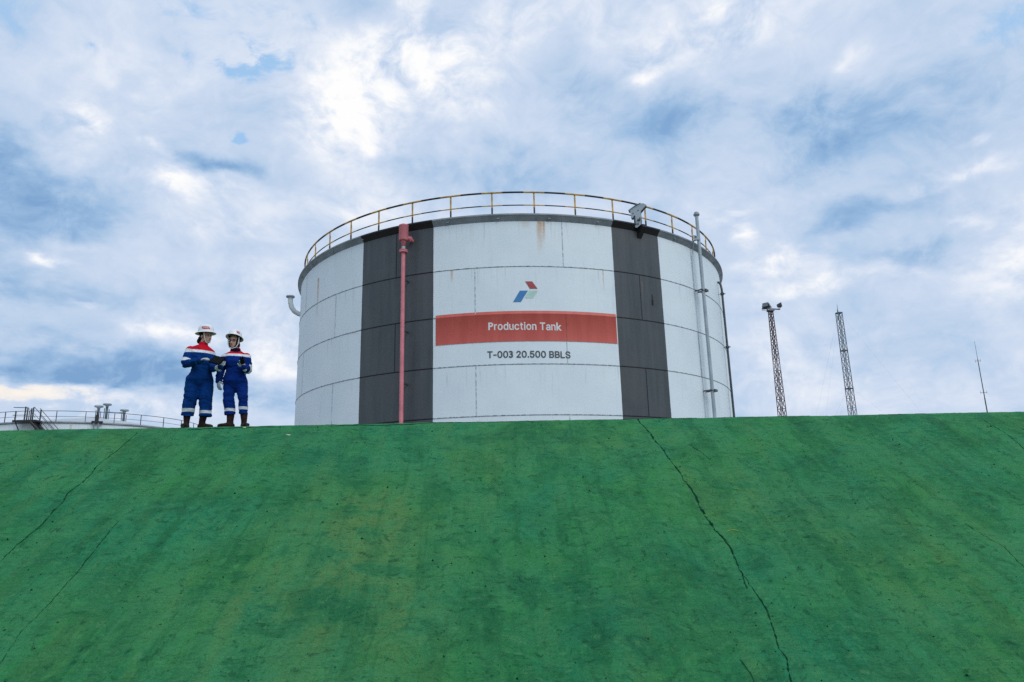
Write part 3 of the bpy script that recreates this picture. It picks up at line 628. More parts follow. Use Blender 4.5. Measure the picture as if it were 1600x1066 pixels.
# outlines of the two painted lines of lettering, in thousandths of the type size
GLYPHS = {
 'A': ([293,505,358,445,378,361,356,278,288,219,180,199,122,199,122,-18,0,-18,0,527,190,527,182,307,223,315,245,333,253,364,247,389,229,408,185,418,122,418,122,307,530,-18,433,-18,433,397,528,397,528,339,503,339,508,349,523,367,541,382,563,394,587,401,611,403,617,403,623,403,629,402,634,402,639,402,660,401,660,300,636,305,632,306,627,306,620,307,613,308,606,308,591,307,578,304,566,299,556,292,547,284,540,274,535,263,532,251,530,236,1007,1,977,-14,943,-23,906,-26,870,-23,837,-14,806,1,779,22,757,47,739,77,726,111,718,148,715,187,718,228,726,265,739,299,757,329,779,354,806,375,837,390,870,400,906,402,943,400,977,390,1007,375,1034,354,1057,329,1075,299,1088,265,1096,228,1098,187,1096,148,1088,111,1075,77,1057,47,1034,22,855,80,870,72,886,66,906,65,927,66,944,72,958,80,971,92,981,107,989,124,995,144,999,165,1000,187,999,210,995,232,989,252,981,269,971,284,958,296,944,305,927,310,906,312,886,310,870,305,855,296,843,284,833,269,824,252,818,232,815,210,813,187,815,165,818,144,824,124,833,107,843,92,1398,-12,1379,-20,1357,-25,1332,-26,1299,-23,1267,-14,1239,1,1213,22,1192,47,1175,77,1163,111,1156,148,1153,189,1156,229,1163,266,1175,300,1193,330,1214,355,1239,376,1268,391,1299,400,1332,402,1357,401,1379,396,1398,389,1414,379,1427,369,1438,358,1446,347,1453,337,1453,337,1430,337,1430,527,1527,527,1527,-18,1432,-18,1432,41,1454,41,1453,40,1446,30,1438,19,1427,8,1413,-3,1293,80,1307,72,1323,67,1342,65,1360,67,1376,71,1389,79,1401,90,1411,104,1420,122,1426,142,1429,164,1431,189,1430,214,1426,237,1420,256,1412,273,1402,287,1390,297,1376,305,1360,310,1342,312,1322,310,1306,305,1293,297,1281,286,1270,272,1262,255,1256,235,1253,213,1251,189,1253,165,1256,143,1262,123,1271,106,1281,91,1815,2,1789,-12,1760,-20,1730,-23,1702,-21,1677,-15,1653,-5,1632,9,1615,28,1600,51,1590,77,1584,106,1582,138,1582,397,1679,397,1679,145,1681,120,1688,102,1697,87,1711,77,1727,71,1748,68,1762,69,1776,73,1788,78,1798,85,1807,94,1815,105,1820,119,1824,134,1825,153,1825,397,1922,397,1922,-18,1827,-18,1827,110,1882,110,1857,51,1838,23,2227,-18,2208,-23,2189,-25,2168,-26,2132,-23,2099,-14,2068,1,2042,22,2019,47,2001,77,1988,111,1980,148,1977,187,1980,228,1988,265,2001,299,2019,329,2042,354,2068,375,2099,390,2132,400,2168,402,2188,402,2208,399,2226,394,2244,388,2261,380,2277,371,2291,360,2304,347,2316,332,2326,317,2334,300,2346,264,2252,240,2244,265,2241,272,2237,279,2232,285,2226,291,2220,296,2214,301,2206,305,2198,308,2189,310,2179,311,2169,312,2149,310,2132,305,2117,296,2105,284,2095,269,2087,252,2081,232,2077,210,2076,187,2077,165,2081,144,2087,124,2095,107,2105,92,2117,80,2132,72,2148,66,2169,64,2179,65,2189,66,2198,69,2207,72,2214,76,2221,80,2227,86,2233,92,2238,98,2242,106,2245,114,2254,139,2347,115,2335,79,2327,62,2317,46,2306,31,2293,18,2278,7,2262,-3,2245,-12,2402,397,2636,397,2636,309,2402,309,2461,92,2461,489,2558,489,2558,98,2559,86,2561,78,2564,74,2567,71,2573,69,2585,68,2588,68,2592,68,2597,69,2602,70,2608,70,2630,74,2648,-11,2625,-18,2617,-19,2608,-21,2599,-21,2591,-22,2582,-22,2548,-19,2518,-9,2494,8,2475,32,2464,60,2806,441,2794,432,2779,427,2764,425,2748,427,2734,432,2721,441,2711,453,2705,468,2703,483,2705,499,2711,513,2721,525,2734,534,2748,540,2764,542,2779,540,2794,534,2806,525,2816,513,2823,499,2825,483,2822,468,2816,453,2812,-18,2715,-18,2715,397,2812,397,3172,1,3141,-14,3107,-23,3071,-26,3035,-23,3001,-14,2971,1,2944,22,2921,47,2903,77,2890,111,2882,148,2880,187,2882,228,2890,265,2903,299,2921,329,2944,354,2971,375,3001,390,3035,400,3071,402,3107,400,3141,390,3172,375,3198,354,3221,329,3239,299,3252,265,3260,228,3262,187,3260,148,3252,111,3239,77,3221,47,3198,22,3020,80,3034,72,3051,66,3071,65,3091,66,3108,72,3123,80,3135,92,3145,107,3154,124,3160,144,3163,165,3165,187,3163,210,3160,232,3154,252,3145,269,3135,284,3123,296,3108,305,3091,310,3071,312,3051,310,3034,305,3020,296,3007,284,2997,269,2989,252,2983,232,2979,210,2978,187,2979,165,2983,144,2989,124,2997,107,3007,92,3425,274,3419,261,3416,245,3415,226,3415,-18,3317,-18,3317,397,3412,397,3413,269,3358,269,3383,328,3401,356,3424,377,3451,391,3479,400,3510,402,3538,401,3563,395,3587,384,3608,370,3625,351,3640,329,3650,303,3656,273,3658,241,3658,-18,3561,-18,3561,234,3559,259,3552,278,3543,292,3529,302,3513,309,3493,311,3478,310,3465,307,3452,301,3442,294,3433,285,4074,434,3913,434,3913,527,4334,527,4334,434,4174,434,4174,-18,4074,-18,4599,-16,4580,-22,4559,-25,4536,-27,4511,-25,4487,-20,4464,-11,4443,1,4424,16,4409,35,4398,57,4391,81,4389,108,4391,131,4396,152,4405,170,4416,186,4430,198,4445,209,4462,217,4480,223,4498,228,4516,232,4534,235,4553,238,4574,240,4593,243,4608,245,4620,246,4628,248,4632,250,4633,251,4634,252,4634,256,4634,256,4633,269,4631,279,4628,288,4623,295,4617,301,4609,306,4599,310,4587,312,4572,313,4557,312,4544,310,4533,306,4523,301,4515,295,4507,288,4502,281,4497,274,4486,252,4393,280,4412,322,4426,342,4444,360,4463,374,4483,385,4504,393,4526,398,4549,401,4571,402,4586,402,4602,400,4620,397,4638,392,4655,385,4672,375,4689,363,4703,347,4715,329,4724,306,4730,280,4731,252,4731,-18,4635,-18,4635,34,4660,34,4659,33,4651,22,4641,12,4629,1,4615,-8,4513,69,4523,66,4534,64,4547,63,4566,65,4582,68,4596,75,4608,82,4617,92,4625,102,4630,114,4633,126,4634,139,4634,152,4659,172,4650,168,4641,165,4632,162,4622,160,4611,158,4600,156,4590,155,4579,153,4570,152,4562,151,4555,150,4541,148,4529,145,4517,142,4507,137,4500,133,4494,127,4490,122,4488,115,4487,105,4487,96,4490,89,4493,83,4498,78,4505,73,4894,274,4888,261,4885,245,4884,226,4884,-18,4786,-18,4786,397,4881,397,4882,269,4827,269,4852,328,4870,356,4893,377,4920,391,4948,400,4979,402,5007,401,5032,395,5056,384,5077,370,5094,351,5108,329,5119,303,5125,273,5127,241,5127,-18,5030,-18,5030,234,5028,259,5021,278,5011,292,4998,302,4982,309,4961,311,4947,310,4934,307,4921,301,4911,294,4902,285,5616,-18,5451,-18,5248,179,5429,371,5578,371,5404,181,5182,-18,5182,548,5301,548,5301,-18],
  [8,18,9,18,10,9,18,0,10,18,1,0,18,17,1,17,16,1,16,2,1,8,19,18,15,2,16,14,2,15,13,2,14,13,3,2,12,3,13,11,3,12,8,11,19,8,6,11,6,3,11,6,4,3,6,5,4,8,7,6,30,32,31,30,33,32,30,34,33,30,35,34,30,36,35,30,37,36,30,38,37,29,38,30,21,25,22,25,23,22,25,26,23,26,27,23,27,24,23,28,38,29,27,38,28,24,38,27,21,24,25,21,51,24,51,50,24,50,49,24,49,48,24,48,47,24,47,46,24,46,45,24,45,44,24,44,43,24,43,42,24,42,41,24,41,40,24,40,39,24,39,38,24,21,52,51,21,53,52,21,20,53,74,76,75,74,77,76,73,77,74,73,78,77,72,78,73,72,79,78,71,79,72,71,80,79,70,80,71,69,80,70,69,111,80,111,81,80,69,112,111,110,81,111,69,113,112,109,81,110,69,114,113,108,81,109,68,114,69,108,82,81,68,115,114,107,82,108,68,116,115,106,82,107,68,117,116,105,82,106,67,117,68,105,83,82,67,118,117,104,83,105,67,119,118,103,83,104,66,119,67,103,84,83,66,120,119,102,84,103,66,121,120,101,84,102,101,85,84,65,121,66,65,122,121,100,85,101,100,86,85,64,122,65,64,123,122,99,86,100,98,86,99,64,124,123,98,87,86,63,124,64,97,87,98,63,125,124,96,87,97,63,90,125,95,87,96,63,91,90,95,88,87,62,91,63,94,88,95,62,92,91,93,88,94,62,93,92,62,88,93,62,89,88,61,89,62,60,89,61,60,54,89,59,54,60,59,55,54,58,55,59,58,56,55,57,56,58,157,153,158,153,159,158,153,154,159,154,156,159,156,155,159,155,160,159,146,148,147,146,149,148,145,149,146,145,150,149,144,150,145,144,151,150,144,152,151,143,152,144,143,153,152,143,157,153,142,157,143,155,156,154,142,156,157,142,155,156,142,189,155,189,188,155,188,187,155,187,186,155,186,185,155,185,184,155,184,160,155,141,190,142,190,189,142,141,191,190,141,192,191,141,193,192,140,193,141,140,194,193,140,195,194,140,196,195,139,196,140,183,160,184,139,197,196,182,160,183,139,198,197,138,198,139,181,160,182,138,199,198,180,160,181,138,200,199,137,200,138,137,201,200,179,160,180,136,201,137,136,202,201,178,160,179,136,203,202,177,160,178,135,203,136,135,204,203,176,160,177,135,169,204,175,163,176,163,160,176,135,170,169,174,163,175,134,170,135,134,171,170,173,163,174,134,172,171,172,163,173,134,163,172,133,162,134,162,163,134,133,167,162,167,161,162,164,160,163,165,160,164,166,160,165,132,167,133,167,160,166,132,168,167,161,160,167,131,168,132,131,126,168,131,127,126,130,127,131,130,128,127,129,128,130,217,219,218,217,220,219,235,237,236,235,241,237,241,238,237,234,241,235,217,221,220,216,221,217,233,241,234,216,222,221,232,240,233,240,241,233,232,239,240,242,238,241,215,222,216,231,239,232,215,223,222,230,239,231,215,224,223,229,239,230,228,239,229,215,225,224,214,225,215,227,205,228,205,239,228,214,226,225,226,205,227,214,205,226,243,238,242,213,205,214,212,205,213,205,238,243,211,205,212,211,206,205,239,238,205,210,206,211,210,207,206,209,207,210,209,208,207,264,266,265,264,267,266,263,267,264,263,268,267,263,269,268,262,269,263,262,270,269,262,271,270,261,271,262,261,272,271,261,273,272,260,273,261,260,274,273,260,275,274,259,290,260,290,275,260,290,289,275,289,276,275,259,291,290,288,276,289,287,276,288,259,292,291,286,276,287,285,276,286,259,293,292,284,276,285,284,277,276,258,293,259,283,277,284,258,294,293,282,277,283,281,277,282,258,295,294,280,277,281,279,277,280,258,296,295,257,296,258,278,277,279,257,297,296,257,298,297,256,298,257,256,299,298,256,300,299,255,300,256,255,301,300,254,301,255,254,302,301,319,321,320,254,303,302,319,322,321,318,322,319,253,303,254,253,304,303,317,322,318,316,322,317,253,305,304,315,322,316,314,322,315,313,322,314,253,306,305,313,323,322,252,306,253,312,323,313,311,323,312,252,307,306,310,323,311,309,323,310,252,308,307,308,323,309,252,323,308,252,324,323,251,324,252,251,325,324,251,326,325,250,326,251,250,327,326,250,328,327,249,328,250,249,329,328,249,244,329,248,244,249,248,245,244,248,246,245,247,246,248,334,336,335,334,337,336,333,331,330,333,332,331,334,338,337,361,338,334,361,339,338,361,340,339,348,350,349,361,341,340,361,342,341,347,350,348,346,350,347,345,350,346,361,343,342,344,350,345,343,350,344,361,350,343,360,350,361,359,350,360,358,350,359,357,350,358,357,351,350,357,352,351,356,352,357,356,353,352,356,354,353,356,355,354,387,389,388,387,386,389,376,378,377,376,379,378,375,379,376,375,380,379,374,380,375,374,381,380,373,381,374,372,381,373,372,382,381,371,382,372,371,383,382,370,383,371,370,384,383,369,384,370,369,385,384,368,385,369,368,362,385,367,362,368,367,363,362,366,363,367,366,364,363,365,364,366,410,412,411,410,413,412,409,413,410,409,414,413,408,414,409,408,415,414,407,415,408,407,416,415,406,416,407,405,416,406,405,447,416,447,417,416,405,448,447,446,417,447,405,449,448,445,417,446,405,450,449,444,417,445,404,450,405,444,418,417,404,451,450,443,418,444,404,452,451,442,418,443,404,453,452,441,418,442,403,453,404,441,419,418,403,454,453,440,419,441,403,455,454,439,419,440,402,455,403,439,420,419,402,456,455,438,420,439,402,457,456,437,420,438,437,421,420,401,457,402,401,458,457,436,421,437,436,422,421,400,458,401,400,459,458,435,422,436,434,422,435,400,460,459,434,423,422,399,460,400,433,423,434,399,461,460,432,423,433,399,426,461,431,423,432,399,427,426,431,424,423,398,427,399,430,424,431,398,428,427,429,424,430,398,429,428,398,424,429,398,425,424,397,425,398,396,425,397,396,390,425,395,390,396,395,391,390,394,391,395,394,392,391,393,392,394,476,478,477,476,479,478,475,479,476,467,471,468,471,472,468,472,469,468,472,473,469,473,470,469,475,480,479,474,480,475,474,481,480,473,481,474,473,482,481,470,499,473,499,498,473,498,497,473,497,482,473,497,496,482,496,483,482,496,495,483,495,484,483,494,484,495,493,484,494,493,485,484,492,485,493,470,500,499,491,485,492,470,462,500,490,485,491,470,463,462,490,486,485,467,470,471,467,463,470,467,464,463,489,486,490,467,465,464,489,487,486,488,487,489,467,466,465,502,504,503,502,505,504,501,505,502,508,506,501,506,505,501,508,507,506,570,572,571,570,573,572,569,573,570,569,574,573,568,574,569,568,575,574,567,575,568,567,576,575,567,577,576,566,577,567,566,578,577,565,578,566,565,579,578,564,579,565,564,580,579,563,580,564,563,581,580,562,554,563,554,553,563,553,552,563,552,581,563,551,581,552,550,581,551,562,555,554,549,581,550,549,582,581,548,582,549,562,556,555,547,582,548,562,557,556,546,582,547,562,558,557,562,559,558,545,582,546,562,560,559,545,583,582,561,560,562,544,583,545,543,583,544,542,583,543,541,583,542,541,584,583,540,584,541,539,584,540,538,607,539,607,584,539,537,607,538,536,607,537,535,607,536,534,607,535,533,607,534,532,607,533,531,607,532,530,607,531,529,607,530,528,607,529,527,607,528,526,607,527,525,607,526,524,607,525,524,608,607,606,584,607,523,608,524,523,609,608,523,610,609,523,611,610,523,612,611,523,613,612,523,614,613,523,615,614,523,616,615,523,617,616,522,617,523,605,584,606,522,618,617,522,619,618,522,620,619,522,621,620,522,622,621,604,584,605,522,623,622,522,624,623,521,624,522,521,625,624,603,584,604,521,626,625,521,627,626,602,584,603,520,627,521,520,628,627,601,584,602,520,629,628,600,584,601,520,630,629,520,631,630,599,587,600,587,584,600,519,631,520,519,632,631,598,587,599,519,593,632,519,594,593,597,587,598,519,595,594,596,587,597,519,596,595,519,587,596,518,587,519,517,586,518,586,587,518,517,591,586,591,585,586,588,584,587,589,584,588,590,584,589,516,591,517,591,584,590,516,592,591,585,584,591,515,592,516,515,509,592,514,509,515,514,510,509,513,510,514,513,511,510,512,511,513,647,649,648,647,650,649,646,650,647,638,642,639,642,643,639,643,640,639,643,644,640,644,641,640,646,651,650,645,651,646,645,652,651,644,652,645,644,653,652,641,670,644,670,669,644,669,668,644,668,653,644,668,667,653,667,654,653,667,666,654,666,655,654,665,655,666,664,655,665,664,656,655,663,656,664,641,671,670,662,656,663,641,633,671,661,656,662,641,634,633,661,657,656,638,641,642,638,634,641,638,635,634,660,657,661,638,636,635,660,658,657,659,658,660,638,637,636,678,680,679,678,674,680,674,681,680,674,676,675,674,677,676,674,672,677,678,681,674,673,672,674]),
 'B': ([161,434,0,434,0,527,421,527,421,434,261,434,261,-18,161,-18,476,262,735,262,735,170,476,170,1095,10,1063,-10,1027,-21,987,-25,947,-21,911,-10,879,10,852,36,829,69,812,107,800,151,792,200,790,254,793,308,800,357,812,401,830,440,852,472,880,499,912,518,948,530,987,534,1026,530,1062,518,1094,499,1122,472,1144,440,1161,401,1174,357,1181,308,1184,254,1181,200,1174,151,1162,107,1144,69,1122,36,936,87,951,76,967,70,987,68,1006,70,1023,76,1038,87,1052,103,1064,123,1073,149,1080,179,1085,215,1086,254,1085,294,1080,329,1073,360,1064,385,1052,406,1038,422,1023,433,1006,439,987,441,968,439,951,433,936,422,922,406,910,385,901,360,893,329,889,294,888,254,889,215,893,180,901,149,910,123,922,103,1543,10,1511,-10,1475,-21,1435,-25,1396,-21,1360,-10,1328,10,1300,36,1278,69,1261,107,1248,151,1241,200,1239,254,1241,308,1248,357,1261,401,1278,440,1301,472,1328,499,1360,518,1396,530,1435,534,1475,530,1511,518,1543,499,1570,472,1592,440,1610,401,1622,357,1630,308,1632,254,1630,200,1622,151,1610,107,1593,69,1570,36,1384,87,1399,76,1416,70,1435,68,1455,70,1472,76,1487,87,1500,103,1512,123,1522,149,1529,179,1533,215,1535,254,1533,294,1529,329,1522,360,1512,385,1500,406,1487,422,1472,433,1455,439,1435,441,1416,439,1399,433,1384,422,1371,406,1359,385,1349,360,1342,329,1338,294,1336,254,1338,215,1342,180,1349,149,1359,123,1371,103,1748,521,1785,528,1827,531,1918,513,1982,459,2004,379,1996,322,1970,278,1954,266,1974,254,2004,203,2013,144,1989,54,1921,-8,1824,-30,1782,-26,1740,-15,1687,7,1687,137,1760,98,1794,87,1827,83,1861,91,1882,110,1889,141,1880,174,1853,195,1777,207,1777,311,1849,322,1873,339,1881,365,1873,393,1851,410,1812,418,1789,416,1764,410,1700,386,1700,502,2629,-18,2268,-18,2268,55,2443,241,2461,260,2477,278,2490,294,2501,308,2510,321,2516,334,2521,346,2523,358,2524,371,2523,386,2520,398,2514,409,2507,418,2498,426,2487,433,2475,438,2461,440,2446,442,2429,440,2415,437,2403,432,2392,424,2384,416,2377,405,2371,392,2368,378,2366,344,2268,344,2272,394,2280,424,2293,451,2310,476,2331,496,2357,512,2385,524,2415,531,2447,534,2479,531,2509,524,2536,513,2561,497,2581,477,2598,455,2611,429,2619,402,2621,373,2620,352,2616,331,2610,311,2601,291,2588,270,2572,248,2553,224,2530,197,2502,167,2393,53,2393,75,2629,75,2989,10,2957,-10,2921,-21,2881,-25,2842,-21,2805,-10,2773,10,2746,36,2724,69,2706,107,2694,151,2687,200,2684,254,2687,308,2694,357,2707,401,2724,440,2746,472,2774,499,2806,518,2842,530,2881,534,2921,530,2956,518,2988,499,3016,472,3038,440,3055,401,3068,357,3075,308,3078,254,3075,200,3068,151,3056,107,3038,69,3016,36,2830,87,2845,76,2862,70,2881,68,2900,70,2917,76,2932,87,2946,103,2958,123,2967,149,2974,179,2979,215,2980,254,2979,294,2974,329,2967,360,2958,385,2946,406,2932,422,2917,433,2900,439,2881,441,2862,439,2845,433,2830,422,2816,406,2804,385,2795,360,2788,329,2783,294,2782,254,2783,215,2788,180,2795,149,2804,123,2816,103,3242,-4,3229,-14,3213,-21,3197,-23,3180,-21,3165,-14,3152,-4,3141,9,3135,24,3133,41,3135,58,3141,73,3152,86,3165,97,3180,103,3197,105,3213,103,3229,97,3242,86,3252,73,3258,58,3260,41,3258,24,3252,9,3594,0,3564,-14,3532,-22,3498,-25,3466,-23,3436,-16,3408,-5,3383,10,3362,28,3344,50,3330,74,3322,101,3315,148,3414,148,3419,120,3423,110,3429,100,3437,91,3446,83,3457,77,3470,72,3483,69,3497,68,3514,69,3529,73,3543,80,3555,89,3566,100,3574,113,3581,128,3585,144,3586,162,3585,180,3581,197,3574,212,3565,226,3554,237,3542,247,3527,253,3512,257,3494,259,3479,258,3464,256,3450,251,3436,246,3425,240,3410,227,3324,237,3356,527,3661,527,3661,434,3443,434,3430,319,3406,319,3415,326,3430,335,3448,342,3466,347,3486,351,3506,352,3531,350,3554,345,3577,338,3598,327,3617,314,3634,298,3649,280,3662,260,3672,238,3679,214,3684,189,3685,163,3683,129,3674,96,3661,67,3643,40,3620,18,4045,10,4013,-10,3977,-21,3937,-25,3898,-21,3861,-10,3829,10,3802,36,3780,69,3762,107,3750,151,3743,200,3740,254,3743,308,3750,357,3763,401,3780,440,3802,472,3830,499,3862,518,3898,530,3937,534,3977,530,4012,518,4044,499,4072,472,4094,440,4111,401,4124,357,4131,308,4134,254,4131,200,4124,151,4112,107,4094,69,4072,36,3886,87,3901,76,3918,70,3937,68,3956,70,3973,76,3988,87,4002,103,4014,123,4023,149,4030,179,4035,215,4036,254,4035,294,4030,329,4023,360,4014,385,4002,406,3988,422,3973,433,3956,439,3937,441,3918,439,3901,433,3886,422,3872,406,3860,385,3851,360,3844,329,3839,294,3838,254,3839,215,3844,180,3851,149,3860,123,3872,103,4493,10,4461,-10,4425,-21,4386,-25,4346,-21,4310,-10,4278,10,4250,36,4228,69,4211,107,4198,151,4191,200,4189,254,4191,308,4199,357,4211,401,4229,440,4251,472,4278,499,4310,518,4346,530,4386,534,4425,530,4461,518,4493,499,4520,472,4543,440,4560,401,4572,357,4580,308,4582,254,4580,200,4572,151,4560,107,4543,69,4521,36,4334,87,4349,76,4366,70,4386,68,4405,70,4422,76,4437,87,4450,103,4462,123,4472,149,4479,179,4483,215,4485,254,4483,294,4479,329,4472,360,4462,385,4450,406,4437,422,4422,433,4405,439,4386,441,4366,439,4349,433,4334,422,4321,406,4309,385,4299,360,4292,329,4288,294,4286,254,4288,215,4292,180,4299,149,4309,123,4321,103,5042,-18,4837,-18,4837,527,5037,527,5072,525,5104,518,5132,507,5156,491,5176,473,5192,451,5203,427,5209,401,5211,374,5210,351,5205,330,5198,312,5188,296,5176,282,5162,271,5147,262,5131,255,5128,254,5128,278,5131,277,5150,271,5168,261,5185,247,5200,231,5213,212,5223,189,5229,164,5231,136,5229,108,5222,82,5211,58,5194,35,5173,17,5147,2,5117,-9,5081,-16,4938,213,4938,75,5039,75,5073,77,5097,84,5113,94,5124,106,5130,120,5132,137,5131,150,5128,163,5122,174,5114,185,5104,194,5092,202,5078,208,5062,212,5043,213,4938,434,4938,303,5032,303,5049,304,5063,308,5075,312,5086,319,5096,327,5103,336,5109,347,5112,359,5113,372,5111,389,5105,403,5095,416,5081,425,5062,431,5034,434,5491,-18,5286,-18,5286,527,5486,527,5521,525,5553,518,5581,507,5605,491,5625,473,5640,451,5651,427,5658,401,5660,374,5659,351,5654,330,5647,312,5637,296,5624,282,5611,271,5596,262,5580,255,5577,254,5577,278,5579,277,5598,271,5617,261,5634,247,5649,231,5662,212,5672,189,5678,164,5680,136,5678,108,5671,82,5660,58,5643,35,5622,17,5596,2,5565,-9,5530,-16,5387,213,5387,75,5488,75,5522,77,5546,84,5562,94,5573,106,5579,120,5581,137,5580,150,5577,163,5571,174,5563,185,5553,194,5541,202,5527,208,5511,212,5492,213,5387,434,5387,303,5481,303,5497,304,5511,308,5524,312,5535,319,5544,327,5552,336,5557,347,5561,359,5562,372,5560,389,5554,403,5544,416,5530,425,5510,431,5483,434,6072,-18,5735,-18,5735,527,5835,527,5835,75,6072,75,6441,-6,6408,-18,6372,-25,6333,-27,6296,-25,6261,-18,6230,-7,6202,8,6178,27,6159,50,6144,76,6134,104,6127,155,6229,155,6235,123,6240,110,6247,99,6257,90,6268,82,6282,76,6298,71,6315,68,6333,67,6354,68,6372,72,6389,77,6403,84,6415,93,6425,103,6432,114,6436,126,6437,139,6436,151,6433,160,6428,167,6420,175,6410,182,6398,188,6383,194,6367,200,6349,205,6288,222,6247,236,6212,254,6183,276,6161,304,6148,336,6143,372,6146,403,6155,432,6170,458,6189,481,6213,499,6240,514,6270,525,6302,531,6337,534,6371,531,6404,525,6433,514,6460,499,6482,481,6501,459,6516,434,6525,407,6531,360,6433,360,6424,395,6415,410,6401,422,6383,432,6360,438,6334,440,6316,439,6299,436,6284,431,6271,424,6261,417,6253,408,6247,398,6244,387,6243,376,6244,364,6248,354,6254,346,6263,338,6274,331,6286,325,6300,319,6314,315,6327,311,6379,297,6394,292,6411,287,6428,280,6446,272,6463,263,6479,252,6495,239,6508,224,6520,206,6529,186,6534,163,6536,138,6533,108,6525,80,6511,54,6492,30,6469,10],
